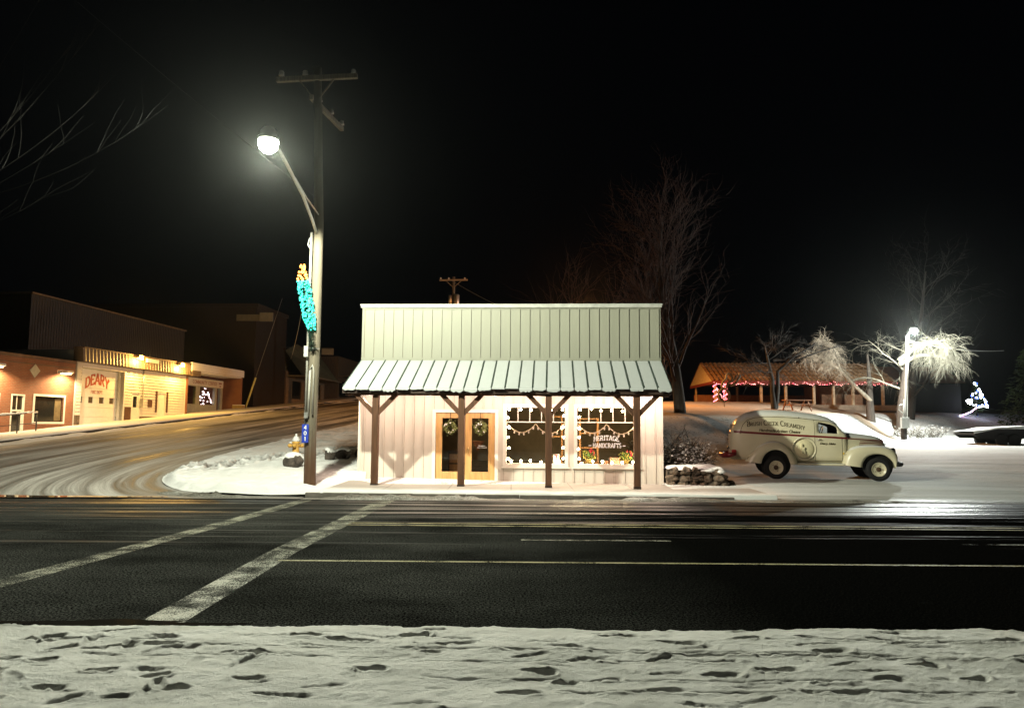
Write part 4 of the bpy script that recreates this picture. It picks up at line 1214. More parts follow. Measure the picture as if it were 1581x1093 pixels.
for x, y, h_, sd, lab in ((6.0,37.5,6.4,3,'reddish bare sapling whose crown stands left behind the tall tree'),(3.0,39,6.9,6,'small bare sapling peeping over the shop parapet'),(7.1,43,7.6,8,'bare reddish sapling close behind the tall bare tree')):
    tree('bare_sapling', lab, (x, y, float(G(x,y))), sd, (.02,0,1), h_, .09, 2, BUSHY, M_BARK, M_TWIG, up=.12, group='bare saplings behind the shop')
# twiggy shrub between shop and bank
SHRUB = dict(seg=(5,4,3), wob=(.12,.2,.25), kids=(8,5), start=(.2,.2), ang=((20,60),(25,60)), ratio=((.4,.7),(.4,.7)), rr=(.6,.6), rmin=.006, tip=.4)
def shrub(name, label, loc, seed, n, h_, spread, group=None):
    rg = random.Random(seed); out = []
    for k in range(n):
        a = rg.random()*6.28; r = rg.random()**.5*spread
        branch_system(rg, (r*cos(a)*.6, r*sin(a)*.6, -.1), (cos(a)*rg.uniform(.2,1.0), sin(a)*rg.uniform(.2,1), 1), h_*rg.uniform(.6,1.1), .012, 2, SHRUB, out, .02, .03)
    t = thing(name, label, 'shrub', loc, 0, group)
    mb = MB()
    for pts, rad, lev in out: mb.tube(pts, rad, 4 if lev == 0 else 3, caps=False)
    mb.build('twigs', P('dark_shrub_twig', (.10,.085,.06), .9, .3, 8, 0), t)
    mb = MB()
    for pts, rad, lev in out:
        if lev >= 1 and rg.random() < .35:
            p = pts[-1]; mb.ball(tuple(p), rg.uniform(.015,.035), 5, sq=(1.3,1.3,.6))
    mb.build('snow_clots', M_SNOW, t, kind='stuff')
    return t
shrub('twiggy_shrub', 'dark twiggy shrub with snow clots behind the stone planter', (4.75, 21.3, .1), 3, 46, 1.05, .55)
shrub('twiggy_shrub', 'low dark twiggy shrub deeper beside the shop right wall', (4.8, 23.4, .15), 5, 40, 1.25, .7)
# weeping trees in the park
WEEP = dict(seg=(6,7,7,6), wob=(.07,.14,.14,.12), kids=(10,14,7), start=(.45,.2,.1), ang=((40,75),(25,60),(25,60)), ratio=((.6,.9),(.35,.6),(.4,.7)), rr=(.34,.40,.55), rmin=.0085, tip=.2)
def limb(*pts_r):
    pts = [Vector(p[:3]) for p in pts_r]
    return pts, [p[3] for p in pts_r], 1
def weep_extra(limbs, n, L, spec, grav):
    def f(rg, out):
        for lm in limbs:
            out.append(lm)
            P_, R_, _ = lm
            for k in range(n):
                u = rg.uniform(.35, 1); i = min(int(u*(len(P_)-1)), len(P_)-2); q = P_[i].lerp(P_[i+1], u*(len(P_)-1)-i)
                branch_system(rg, q, (rg.gauss(0,1), rg.gauss(0,1), rg.gauss(.2,.6)), L*rg.uniform(.5,1.1), .016, 3, spec, out, 0, grav, 2)
    return f
W2 = dict(WEEP); W2['kids'] = (0,0,9); 
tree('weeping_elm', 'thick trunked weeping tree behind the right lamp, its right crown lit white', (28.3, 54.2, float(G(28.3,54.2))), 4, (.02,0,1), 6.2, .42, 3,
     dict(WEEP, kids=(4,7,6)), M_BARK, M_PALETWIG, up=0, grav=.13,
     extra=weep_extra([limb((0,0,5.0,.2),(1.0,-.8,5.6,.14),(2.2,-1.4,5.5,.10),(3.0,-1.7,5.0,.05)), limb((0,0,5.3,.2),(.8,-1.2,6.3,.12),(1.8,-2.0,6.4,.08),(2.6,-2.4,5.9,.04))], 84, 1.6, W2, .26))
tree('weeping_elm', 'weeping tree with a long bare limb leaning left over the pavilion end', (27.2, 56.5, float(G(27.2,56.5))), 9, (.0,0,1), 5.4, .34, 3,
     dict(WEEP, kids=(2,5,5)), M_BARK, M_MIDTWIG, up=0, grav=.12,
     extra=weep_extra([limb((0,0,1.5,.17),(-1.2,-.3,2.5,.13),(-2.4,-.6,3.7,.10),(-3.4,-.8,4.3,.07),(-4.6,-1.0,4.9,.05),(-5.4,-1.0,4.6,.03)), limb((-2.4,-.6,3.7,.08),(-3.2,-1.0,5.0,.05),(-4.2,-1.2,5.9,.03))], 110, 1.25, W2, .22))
tree('weeping_elm', 'slanting double trunked tree standing before the lit pavilion roof', (18.3, 52, float(G(18.3,52))), 15, (-.05,0,1), 4.6, .24, 3,
     dict(WEEP, kids=(9,9,5), start=(.5,.2,.1)), M_DIMBARK, M_DIMBARK, up=.02, grav=.06,
     extra=weep_extra([limb((.12,0,0,.16),(.25,-.1,1.4,.14),(.3,0,2.6,.12),(1.3,-.3,3.6,.08),(2.8,-.4,4.5,.05)), limb((0,0,3.4,.1),(1.6,-.2,3.4,.07),(3.2,-.4,4.0,.05),(4.6,-.4,4.4,.03))], 20, 1.0, W2, .16))
tree('bare_oak', 'large dim bare tree spreading behind the right lamp and pavilion', (33, 62, float(G(33,62))), 23, (0,0,1), 12.5, .4, 3, dict(BIG, kids=(16,8,5,3)), M_DIMBARK, M_DIMBARK, up=.03)
# foreground tree whose trunk stands outside the frame on the left
FG = dict(seg=(9,8,6), wob=(.05,.08,.1), kids=(5,4), start=(.35,.3), ang=((15,35),(15,40)), ratio=((.35,.6),(.3,.5)), rr=(.55,.6), rmin=.0035, tip=.2)
def fg_extra(rg, out):
    for (a, b, c, r) in (((1.2,0,4.6),(2.6,.2,5.4),(3.7,.3,6.9),.016), ((1.2,0,4.6),(2.9,.3,5.0),(4.3,.4,6.3),.014), ((1.0,0,4.4),(2.4,.1,5.9),(3.3,.2,7.4),.014), ((1.0,.1,5.0),(1.9,.2,6.6),(2.6,.3,8.4),.013),
                          ((.8,.1,5.2),(1.5,.2,7.0),(1.9,.2,8.8),.013), ((1.1,-.1,4.3),(2.2,0,4.9),(3.4,.1,5.9),.012), ((1.0,-.1,4.0),(2.0,0,4.2),(2.9,.1,4.9),.010), ((1.2,.2,4.9),(2.3,.3,6.2),(2.9,.4,7.4),.011)):
        a = Vector(a); b = Vector(b); c = Vector(c); pts = []; n = 12
        for i in range(n+1):
            u = i/n; pts.append(a*(1-u)**2+b*2*u*(1-u)+c*u*u)
        out.append((pts, [r*.45*(1-.8*i/n) for i in range(n+1)], 1))
        for k in range(7):
            i = rg.randint(3, n-1); d = (pts[i+1 if i < n else i]-pts[i-1]).normalized()
            branch_system(rg, pts[i], d+Vector((rg.gauss(0,.3), rg.gauss(0,.3), rg.uniform(.0,.5))), rg.uniform(.4,1.0), .005, 1, dict(FG, kids=(0,2)), out, .06, 0, 1)
    out.append(([Vector((0,0,2.2)),Vector((.6,0,3.4)),Vector((1.2,0,4.6))],[.06,.045,.03],1))
tree('bare_willow', 'bare drooping twigs reaching in from the dark upper left', (-9.4, 10.2, 0), 2, (.02,0,1), 5.0, .16, 1, dict(FG, kids=(4,0)), M_BARK, P('shiny_twig', (.012,.011,.010), .9, .2, 6, 0, spec=.08), up=.12, extra=fg_extra)
# snowy evergreen far right
t = thing('evergreen', 'dim green evergreen tree at the far right beyond the trailer', 'tree', (46.0, 66, float(G(46,66))))
mb = MB(); mb.tube([(0,0,-.3),(0,0,3),(.1,0,7.2)], [.22,.14,.03], 8); mb.build('trunk', M_BARK, t)
mb = MB(); rg = random.Random(6)
for k in range(2600):
    z = .9+6.4*rg.random()**1.1; R1 = 3.0*(1-(z-.9)/6.9)**.8+.1; ph = rg.random()*6.28; r = R1*(rg.random()**.4)*(.8+.25*sin(5*ph+z*3))
    c_ = Vector((r*cos(ph), r*sin(ph), z-.18*r)); L = rg.uniform(.25,.5); dv = Vector((cos(ph)+rg.gauss(0,.4), sin(ph)+rg.gauss(0,.4), rg.gauss(-.15,.35))).normalized(); q = dv.cross(Vector((rg.gauss(0,.5),rg.gauss(0,.5),1))).normalized()*L*.22
    mb.add([c_-dv*L*.5, c_+q, c_+dv*L*.5, c_-q], [(0,1,2,3)])
mb.build('crown', P('evergreen_needles', (.07,.11,.035), .8, .5, 8, 0), t)
# ================================================================== THE OLD PANEL VAN
M_VAN = P('cream_van_paint', (.70,.65,.44), .32, .05, 1.5, .02, 60, spec=.5)
_t = NT('cream_van_paint_frosted'); _f = _t.noise(1.5, 5, .6); _n = _t.new('ShaderNodeNewGeometry'); _s = _t.new('ShaderNodeSeparateXYZ'); _t.l.new(_n.outputs['Normal'], _s.inputs[0])
_d = _t.ramp(_t.math('MULTIPLY_ADD', _t.noise(9, 5, .7), .22, _s.outputs[2]), [(.72, 0.0), (.92, .85)])   # dusting of snow on what faces up
_t.set('Base Color', _t.mix(_d, _t.mix(_f, (.60,.55,.38), (.72,.67,.48)), (.80,.81,.79))); _t.set('Roughness', _t.math('MULTIPLY_ADD', _d, .4, .32)); M_VAN = _t.m
M_RUBBER = P('tyre_rubber', (.012,.012,.012), .85, .2, 20, .3, 60)
M_VRED = P('dark_red_paint', (.16,.012,.014), .35, .1, 6, 0)
M_VDARK = P('underbody_black', (.010,.010,.010), .8, .1, 6, 0)
M_VTEXT = P('olive_signwriting', (.055,.040,.012), .6, .1, 6, 0)
M_CHROME = P('dull_chrome', (.55,.55,.52), .25, .05, 6, 0, metal=1)
VYAW = radians(-12.5)
_c, _s = cos(VYAW), sin(VYAW)
# rear wheel hub world position (8.08, 22.85); local x of it 1.59, near side y = -.9
VK = .945                                     # the whole street is built a little under life size
VORG = Vector(((8.08-1.59*_c-.90*_s)*VK, (22.95-1.59*_s+.90*_c)*VK, .140))
van = thing('delivery_van', 'old cream panel delivery van with dark red stripe parked beside the shop', 'van', VORG, VYAW)
van.scale = (VK, VK, VK)
VS = [(.30,1.40,.60,.58),(.36,1.60,.68,.57),(.50,1.83,.755,.56),(.77,2.015,.81,.55),(1.05,2.09,.835,.55),(1.31,2.115,.85,.54),(1.65,2.115,.855,.53),(2.02,2.095,.855,.52),(2.40,2.055,.85,.51),(2.86,1.99,.845,.50),(3.02,1.955,.84,.5),(3.20,1.90,.832,.5),(3.33,1.82,.82,.5),(3.46,1.68,.80,.5),(3.56,1.53,.785,.5),(3.66,1.42,.77,.5)]
_VX = [r[0] for r in VS]
def vprof(x): return tuple(float(np.interp(x, _VX, [r[k] for r in VS])) for k in (1,2,3))
BELT = 1.34; NSE = 2.7
def vy(x, z):
    zt, w_, zb = vprof(x); b = min(BELT, zt-.12)
    if z <= b:
        lowtuck = max(0, (zb+.25-z)/.25); return w_-.05*lowtuck**2
    f = min(1, (z-b)/(zt-b)); return w_*(1-f**NSE)**(1/NSE)
levels = [0,.25,.5,.75,1.0]; fr = [.10,.22,.36,.50,.61,.72,.82,.90,.96,.99]
xs_v = sorted(set([r[0] for r in VS]+[.42,.62,.90,1.18,1.48,1.84,2.2,2.62,2.74,3.11,3.27,3.395]))
def ring(x, side):
    zt, w_, zb = vprof(x); b = min(BELT, zt-.12); out = []
    for l in levels: z = zb+(b-zb)*l; out.append((x, side*vy(x, z), z))
    for f in fr: z = b+f*(zt-b); out.append((x, side*vy(x, z), z))
    return out
nl = len(levels)+len(fr)
vs = []; 
for x in xs_v:
    r = ring(x, -1); zt = vprof(x)[0]; l = ring(x, 1)
    vs += r+[(x, 0, zt)]+l[::-1]
nn = 2*nl+1; fs = []
ia = xs_v.index(2.86); ib = max(i for i, x in enumerate(xs_v) if x <= 3.40)
fl0 = len(levels)+0; fl1 = len(levels)+4
winq = []
for i in range(len(xs_v)-1):
    for j in range(nn-1):
        jj = j if j < nl else nn-2-j
        if ia <= i < ib and fl0 <= jj < fl1: 
            winq.append((i, j)); continue
        fs.append((i*nn+j, (i+1)*nn+j, (i+1)*nn+j+1, i*nn+j+1))
fs.append(tuple(range(nn))[::1]); fs.append(tuple((len(xs_v)-1)*nn+j for j in reversed(range(nn))))
mb = MB(); mb.add(vs, fs, 0, True)
body = mb.build('body', [M_VAN, M_VDARK], van)
sd = body.modifiers.new('shell', 'SOLIDIFY'); sd.thickness = .025; sd.offset = 1; sd.material_offset = 0
me = body.data; bm = bmesh.new(); bm.from_mesh(me); bmesh.ops.recalc_face_normals(bm, faces=bm.faces); bm.to_mesh(me); bm.free()
sd.offset = -1; sd.material_offset = 1
# window frames and panes follow the shell
for side in (-1, 1):
    mb = MB()
    for i, j in winq:
        if (j < nl) == (side == -1):
            mb.add([Vector(vs[i*nn+j])+Vector((0,-side*.014,0)), Vector(vs[(i+1)*nn+j])+Vector((0,-side*.014,0)), Vector(vs[(i+1)*nn+j+1])+Vector((0,-side*.014,0)), Vector(vs[i*nn+j+1])+Vector((0,-side*.014,0))], [(0,1,2,3)], 0, True)
    mb.build('side_window', M_GLASS, body)
def on_body(x, z, off=.006, side=-1):
    return (x, side*(vy(x, z)+off), z)
# floor, seat, steering wheel
mb = MB(); mb.box(.9, 4.7, -.70, .70, .47, .56); mb.build('chassis', M_VDARK, van)
mb = MB(); mb.box(2.5, 3.0, -.6, .6, .7, .95); mb.box(2.42, 2.56, -.6, .6, .95, 1.30); mb.build('seat', P('seat_brown', (.05,.03,.02), .8, .1, 5, 0), van)
mb = MB(); mb.tube([(3.12+.05*cos(a), .33+.19*sin(a), 1.42+.19*cos(a)) for a in [2*pi*k/24 for k in range(25)]], .013, 6); mb.bar((3.13,.33,1.42),(3.5,.33,1.05), .03,.03); mb.build('steering_wheel', M_CHROME, van)
mb = MB(); mb.box(2.30, 2.33, -.70, .0, .52, 1.88); mb.build('cab_bulkhead', M_VDARK, van)
# bonnet
HS = [(3.60,.755,1.44),(3.72,.735,1.425),(3.95,.69,1.405),(4.25,.62,1.375),(4.5,.55,1.34),(4.68,.49,1.29),(4.78,.44,1.22),(4.83,.38,1.10),(4.85,.34,.95)]
vsb = []; m_ = 17
for x, w2, zt in HS:
    for k in range(m_):
        u = -1+2*k/(m_-1); a = abs(u)
        if a > .62: y = w2; z = .60+(1-a)/.38*(zt*.86-.60)
        else: f = a/.62; y = w2*f**.75 if f < 1 else w2; z = zt*.86+(zt-zt*.86)*(1-f**2.6)
        vsb.append((x, y*(1 if u > 0 else -1), z))
fsb = [(i*m_+k, i*m_+k+1, (i+1)*m_+k+1, (i+1)*m_+k) for i in range(len(HS)-1) for k in range(m_-1)]
fsb.append(tuple((len(HS)-1)*m_+k for k in range(m_)))
mb = MB(); mb.add(vsb, fsb, 0, True); bonnet = mb.build('bonnet', M_VAN, van)
def hood_y(x): return float(np.interp(x, [h[0] for h in HS], [h[1] for h in HS]))
mb = MB()
for zz_, xa, xb in ((1.165,4.05,4.74),(1.115,4.03,4.72),(1.065,4.02,4.68)):
    n_ = 8; pts = [(xa+(xb-xa)*k/n_) for k in range(n_+1)]
    vs2 = []
    for x in pts: d_ = -.012*(x-4.0); vs2 += [(x, -hood_y(x)-.006, zz_+d_-.011), (x, -hood_y(x)-.006, zz_+d_+.011), (x, hood_y(x)+.006, zz_+d_-.011), (x, hood_y(x)+.006, zz_+d_+.011)]
    for k in range(n_):
        b = 4*k; mb.add(vs2[b:b+8], [(0,4,5,1),(2,3,7,6)])
mb.build('bonnet_trim', M_VRED, bonnet)
mb = MB()
for k in range(7): z = .62+k*.075; mb.tube([(4.80-.0*k, -.36, z),(4.875, -.2, z),(4.885,0,z),(4.875,.2,z),(4.80,.36,z)], .014, 6)
mb.build('grille', M_CHROME, van)
# stripe along the belt
def stripe_z(x): return float(np.interp(x, [.30,1.5,3.3,3.6,4.76], [1.43,1.36,1.275,1.255,1.185]))
mb = MB()
for side in (-1, 1):
    pts = list(np.linspace(.305, 3.66, 40)); vs2 = []
    for x in pts:
        h_ = .036-.010*x/3.6
        for dz in (-h_, h_): vs2.append(on_body(x, stripe_z(x)+dz, .007, side))
    mb.add(vs2, [(2*i, 2*i+2, 2*i+3, 2*i+1) for i in range(len(pts)-1)])
    pts = list(np.linspace(3.66, 4.74, 12)); vs2 = []
    for x in pts:
        for dz in (-.012, .012): vs2.append((x, side*(max(hood_y(x), 0)+.009), stripe_z(x)+dz))
    mb.add(vs2, [(2*i, 2*i+2, 2*i+3, 2*i+1) for i in range(len(pts)-1)])
pts = [(-1+2*k/12) for k in range(13)]; vs2 = []
for u in pts: vs2 += [(.293-.0*abs(u), .655*u, 1.355), (.293, .63*u, 1.40)]
mb.add(vs2, [(2*i, 2*i+1, 2*i+3, 2*i+2) for i in range(12)])
mb.build('stripe', M_VRED, van)
# panel moulding: curved line dividing the rear corner, roof gutter line, door shuts
mb = MB()
gut = [(.58,1.36),(.60,1.50),(.66,1.64),(.78,1.77),(.98,1.85),(1.25,1.885),(1.7,1.885),(2.2,1.86),(2.7,1.81),(3.1,1.755),(3.36,1.69)]
P3 = [on_body(x, z, .004) for x, z in gut]; mb.tube(P3, .009, 5)
mb.tube([on_body(2.74, z, .001) for z in np.linspace(.56, 1.80, 12)], .006, 4); mb.tube([on_body(3.52, z, .001) for z in np.linspace(.56, 1.30, 6)], .006, 4)
mb.tube([on_body(x, .56, .001) for x in np.linspace(2.74, 3.52, 6)], .006, 4)
mb.build('panel_line', M_VTEXT, body)
# rear windows and handle
for y in (-.26, .26):
    mb = MB(); a = [(.345,y-.13,1.50),(.345,y+.13,1.50),(.40,y+.12,1.68),(.40,y-.12,1.68)]
    mb.add([(x-.026,yy_,z) for x,yy_,z in a], [(0,3,2,1)])
    mb.build('rear_window', P('dark_glass', (.01,.01,.012), .1, .05, 4, 0), van)
mb = MB(); mb.tube([(.27,-.05,1.18),(.24,-.05,1.18),(.24,-.15,1.16)], .014, 6); mb.ball((.22,-.62,.92), .05, 8); mb.build('handle', M_CHROME, van)
# fenders
def resample(p, n):
    p = np.array(p, float); d = np.r_[0, np.cumsum(np.hypot(*np.diff(p, axis=0).T))]; s_ = np.linspace(0, d[-1], n)
    # smooth curve (Catmull-like through cubic interp of dense cumulative) 
    x = np.interp(s_, d, p[:,0]); z = np.interp(s_, d, p[:,1])
    for _ in range(2): x[1:-1] = (x[:-2]+2*x[1:-1]+x[2:])/4; z[1:-1] = (z[:-2]+2*z[1:-1]+z[2:])/4
    return list(zip(x, z))
def fender(outer, inner, ys, side, name):
    n = 34; O = resample(outer, n); I = resample(inner, n); vs = []; k_ = len(ys)
    for (ox, oz), (ix, iz) in zip(O, I):
        for f, y in ys: vs.append((ox+(ix-ox)*f, side*y, oz+(iz-oz)*f))
    fs = [(i*k_+j, (i+1)*k_+j, (i+1)*k_+j+1, i*k_+j+1) for i in range(n-1) for j in range(k_-1)]
    mb = MB(); mb.add(vs, fs, 0, True); return mb.build(name, M_VAN, van)
RO = [(.70,.52),(.84,.74),(1.08,.98),(1.32,1.12),(1.56,1.165),(1.78,1.11),(1.98,.95),(2.12,.76),(2.20,.58),(2.24,.46)]
RI = [(1.16,.46),(1.19,.60),(1.27,.74),(1.42,.86),(1.58,.89),(1.75,.86),(1.90,.75),(1.97,.60),(2.0,.48),(2.02,.44)]
RY = [(.0,.80),(.03,.89),(.12,.955),(.30,1.0),(.55,1.022),(.82,1.022),(.96,1.01),(1.0,.99),(1.0,.86)]
FO = [(3.50,.46),(3.53,.62),(3.60,.80),(3.74,.95),(3.93,1.03),(4.2,1.065),(4.5,1.06),(4.74,1.02),(4.93,.93),(5.02,.80),(5.03,.66),(4.98,.50),(4.93,.40)]
FI = [(4.02,.40),(4.03,.50),(4.07,.60),(4.14,.69),(4.24,.76),(4.40,.80),(4.52,.80),(4.66,.77),(4.77,.70),(4.85,.62),(4.90,.54),(4.92,.46),(4.925,.39)]
FY = [(.0,.46),(-.01,.60),(-.01,.78),(.03,.88),(.12,.95),(.30,1.0),(.55,1.02),(.85,1.015),(1.0,.99),(1.0,.84)]
for side in (-1, 1):
    fender(RO, RI, RY, side, 'rear_fender'); fender(FO, FI, FY, side, 'front_fender')
    for cx, R1 in ((1.585,.44),(4.47,.42)):
        mb = MB(); y0, y1 = sorted((side*(.863 if cx < 3 else .80), side*.872)); mb.lathe([(0,y0),(R1,y0),(R1,y1),(0,y1)], 28, m=Matrix.Translation((cx,0,.46)) @ Matrix.Rotation(-pi/2, 4, 'X')); mb.build('wheel_arch', M_VDARK, van)
# wheels
for cx, cz in ((1.585,.352),(4.47,.347)):
    for side in (-1, 1):
        R_ = Matrix.Translation((cx, side*.93, cz)) @ Matrix.Rotation(radians(90*-side), 4, 'X')
        w_ = thing('wheel', None, None); w_.parent = van
        w_.matrix_local = R_ @ Matrix.Diagonal((.865,.865,.95,1))
        mb = MB(); mb.lathe([(.24,-.085),(.33,-.10),(.385,-.075),(.402,-.03),(.402,.03),(.385,.075),(.33,.10),(.245,.09),(.225,.06),(.225,-.06)], 36); mb.build('tyre', M_RUBBER, w_)
        mb = MB(); mb.lathe([(.0,.03),(.07,.03),(.10,.045),(.15,.035),(.19,.055),(.225,.082),(.235,.088),(.24,.08),(.235,-.06),(0,-.06)], 30); mb.build('rim', M_VAN, w_)
        mb = MB(); mb.lathe([(0,.031),(.085,.034),(.08,.056),(.04,.064),(0,.064)], 16)
        for k in range(5): a = 2*pi*k/5; mb.lathe([(0,.03),(.016,.03),(.014,.054),(0,.056)], 8, m=Matrix.Translation((.125*cos(a), .125*sin(a), .006)))
        mb.build('hub', P('hub_brown', (.10,.06,.03), .5, .3, 8, 0), w_)
# running board, bumpers, lamps
for side in (-1, 1):
    mb = MB(); y0, y1 = sorted((side*.74, side*.98)); mb.box(2.19, 3.54, y0, y1, .435, .495); mb.build('running_board', M_VAN, van, bevel=.02)
mb = MB(); mb.tube([(.42,-.92,.74),(.22,-.90,.70),(.08,-.70,.69),(.03,0,.69),(.08,.70,.69),(.22,.90,.70),(.42,.92,.74)], [.05,.075,.085,.085,.085,.075,.05], 10); mb.build('rear_bumper', M_VRED, van)
for y_ in (-.90, .80):
    mb = MB(); mb.box(.30,.44,y_,y_+.10,.72,.87); mb.build('tail_lamp', P('tail_lamp_red', (.35,.02,.02), .3, .1, 6, 0), van, bevel=.015)
mb = MB(); mb.tube([(4.95,-.98,.50),(5.10,-.90,.50),(5.19,-.6,.50),(5.22,0,.50),(5.19,.6,.50),(5.10,.90,.50),(4.95,.98,.50)], .062, 8); mb.build('front_bumper', M_BLACK, van)
for side in (-1, 1):
    mb = MB(); mb.lathe([(0,-.10),(.10,-.08),(.125,0),(.12,.02),(.05,.045),(0,.05)], 18, m=Matrix.Translation((4.955, side*.74, .86)) @ Matrix.Rotation(pi/2, 4, 'Y')); mb.build('headlight', M_CHROME, van)
mb = MB(); mb.ball((3.535,-.90,.80), .032, 8); mb.build('marker_lamp', P('amber_lens', (.6,.4,.05), .3, .05, 5, 0), van)
mb = MB(); mb.tube([on_body(2.80,1.20,.0), on_body(2.80,1.20,.05), on_body(2.92,1.21,.055)], .013, 8); mb.build('door_handle', M_CHROME, van)
# windscreen
mb = MB(); vs2 = []
for x in (3.37,3.45,3.53,3.60):
    zt = vprof(x)[0]
    for k in range(9): y = -.62+1.24*k/8; vs2.append((x+.03-.05*(y/.62)**2, y, zt-.02*(y/.62)**2+.012-.06*(y/.62)**4))
mb.add(vs2, [(i*9+k, (i+1)*9+k, (i+1)*9+k+1, i*9+k+1) for i in range(3) for k in range(8)], 0, True); mb.build('windscreen', P('dark_glass', (.01,.01,.012), .1, .05, 4, 0), van)
# round cheese emblem in a raised rim
EX, EZ_ = 2.42, .925
mb = MB(); yb = -vy(EX, .95)
A_ = Matrix.Translation((EX, yb-.004, EZ_)) @ Matrix.Rotation(pi/2, 4, 'X')
mb.lathe([(0,.0),(.265,.0),(.275,.012),(.262,.024),(.0,.024)], 36, m=A_); disc = mb.build('emblem_disc', P('pale_cream_paint', (.72,.66,.42), .4, .05, 3, 0), van)
mb = MB(); prof = [(.315,-.002),(.365,-.002),(.355,.048),(.34,.062),(.325,.06),(.315,.02)]; vs2 = []; n_ = 40
for k in range(n_):
    a = 2*pi*k/n_; s1 = .22+.78*max(0, cos(a-radians(140)))**.8
    for r, h_ in prof: vs2.append((r*cos(a), r*sin(a), h_*(s1 if h_ > 0 else 1)))
m6 = len(prof)
mb.add(vs2, [(k*m6+j, ((k+1)%n_)*m6+j, ((k+1)%n_)*m6+(j+1)%m6, k*m6+(j+1)%m6) for k in range(n_) for j in range(m6)], 0, True, A_); mb.build('emblem_rim', M_VAN, van)
mb = MB(); yq = yb-.029
mb.prism([(EX-.085,EZ_+.15),(EX-.05,EZ_+.15),(EX-.05,EZ_+.05),(EX+.02,EZ_+.05),(EX+.02,EZ_+.0),(EX-.0,EZ_-.0),(EX-.0,EZ_-.05),(EX+.025,EZ_-.05),(EX+.025,EZ_-.17),(EX-.015,EZ_-.17),(EX-.015,EZ_-.10),(EX-.05,EZ_-.10),(EX-.05,EZ_-.14),(EX-.085,EZ_-.14)], yq-.05, yq)
mb.build('emblem', P('pale_cream_paint', (.72,.66,.42), .4, .05, 3, 0), disc)
# signwriting
mb = MB()
lettering(mb, 'BRUSH CREEK CREAMERY', lambda u, v, e: on_body(1.62+u, 1.535+v+.085*(1-(u/.84)**2)-.055*u, .006+e), .155, 1.68, .17, .24, .10, small=.74)
mb.build('lettering', M_VTEXT, van)
def script_mesh(text, size, shear=.35):
    cu = bpy.data.curves.new('script', 'FONT'); cu.body = text; cu.size = size; cu.shear = shear; cu.align_x = 'CENTER'; cu.resolution_u = 3; cu.offset = .0035
    ob = bpy.data.objects.new('script', cu); col.objects.link(ob)
    me = bpy.data.meshes.new_from_object(ob.evaluated_get(bpy.context.evaluated_depsgraph_get()))
    bpy.data.objects.remove(ob); bpy.data.curves.remove(cu)
    return [tuple(v.co) for v in me.vertices], [tuple(p.vertices) for p in me.polygons]
def script_on(text, size, x, z, slope, parent, k=1.0):
    vs, fs = script_mesh(text, size)
    mb = MB(); mb.add([on_body(x+v[0]*k, z+v[1]+slope*v[0], .006) for v in vs], fs); return mb.build('lettering', M_VTEXT, parent)
script_on('Handmade Artisan Cheese', .125, 1.72, 1.415, -.045, van, .88)
script_on('Deary, Idaho', .085, 3.10, 1.06, -.03, van, 1.0)
# ================================================================== WEST SIDE OF THE SIDE STREET
FYAW = radians(86)
def FW(y, into=0, z=0, out=0):
    """point on the facade line at world y, moved into the building"""
    return Vector((float(fac_x(y))-into, y+.07*into, z))
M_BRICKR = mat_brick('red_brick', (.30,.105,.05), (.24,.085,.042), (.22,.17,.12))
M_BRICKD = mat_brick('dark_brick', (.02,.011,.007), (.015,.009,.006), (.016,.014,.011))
M_LAP = P('white_lap_siding', (.66,.63,.56), .6, .06, 3, .1, 40)
M_WHITEP = P('white_painted_trim', (.74,.72,.66), .5, .04, 4, .1, 40)
M_CORR = P('brown_corrugated_metal', (.16,.115,.075), .5, .2, 4, .1, 40)
M_STONEB = P('stone_skirting', (.16,.115,.075), .85, .5, 6, .8, 18, bd=.03)
M_BROWND = P('brown_panel', (.09,.035,.02), .6, .15, 5, .1, 40)
M_REDLET = P('red_lettering', (.42,.07,.03), .6, .1, 8, 0)
M_WINDARK = P('dark_shop_glass', (.012,.014,.014), .08, .05, 4, 0, spec=.6)
def fac_thing(name, label, cat, y, z=0, into=0, group=None):
    return thing(name, label, cat, FW(y, into, z), FYAW, group)
E_SOD = EM('sodium_lens', (1.0,.55,.10), 30)
def lamp_light(par, kind, loc, e, c, size=.08, rot=None, ang=None, blend=.3):
    ld = bpy.data.lights.new('lamp_light', kind); ld.energy = e; ld.color = c; ld.shadow_soft_size = size
    if ang: ld.spot_size = radians(ang); ld.spot_blend = blend
    lo = bpy.data.objects.new('lamp_light', ld); col.objects.link(lo); lo.parent = par; lo.location = loc
    if rot: lo.rotation_euler = rot
    return lo
# ---- red brick building (local x from y=28.0)
b = fac_thing('brick_building', 'low red brick building with pale diamond insets left of the fire station', 'building', 27.9)
L = 10.93
def bx(y): return (y-27.9)/.9976
w_holes = [(bx(35.95), bx(38.05), 1.62, 2.86), (bx(34.42), bx(35.28), .80, 2.90), (bx(31.2), bx(33.6), 1.4, 2.8)]
mb = MB(); cells(mb, 0, L, -.2, 4.62, 0, .3, w_holes); mb.box(0, .3, .3, 14, -.2, 4.62); mb.box(L-.3, L, .3, 14, -.2, 4.62); mb.box(0, L, 14, 14.3, -.2, 4.62); mb.build('wall', M_BRICKR, b)
mb = MB(); mb.box(-.03, L, -.05, .32, 4.622, 4.78); mb.build('coping', P('brown_coping', (.15,.09,.06), .7, .2, 5, .2, 30), b)
mb = MB(); mb.box(.02, L-.02, .32, 14, 4.4, 4.45); mb.build('roof', M_SNOW, b)
mb = MB(); mb.box(0, L-.05, -.012, 0, 4.36, 4.40); mb.build('string_course', P('brown_coping', (.15,.09,.06), .7, .2, 5, .2, 30), b)
M_DIAM = P('pale_render', (.45,.43,.34), .8, .1, 6, .1, 30)
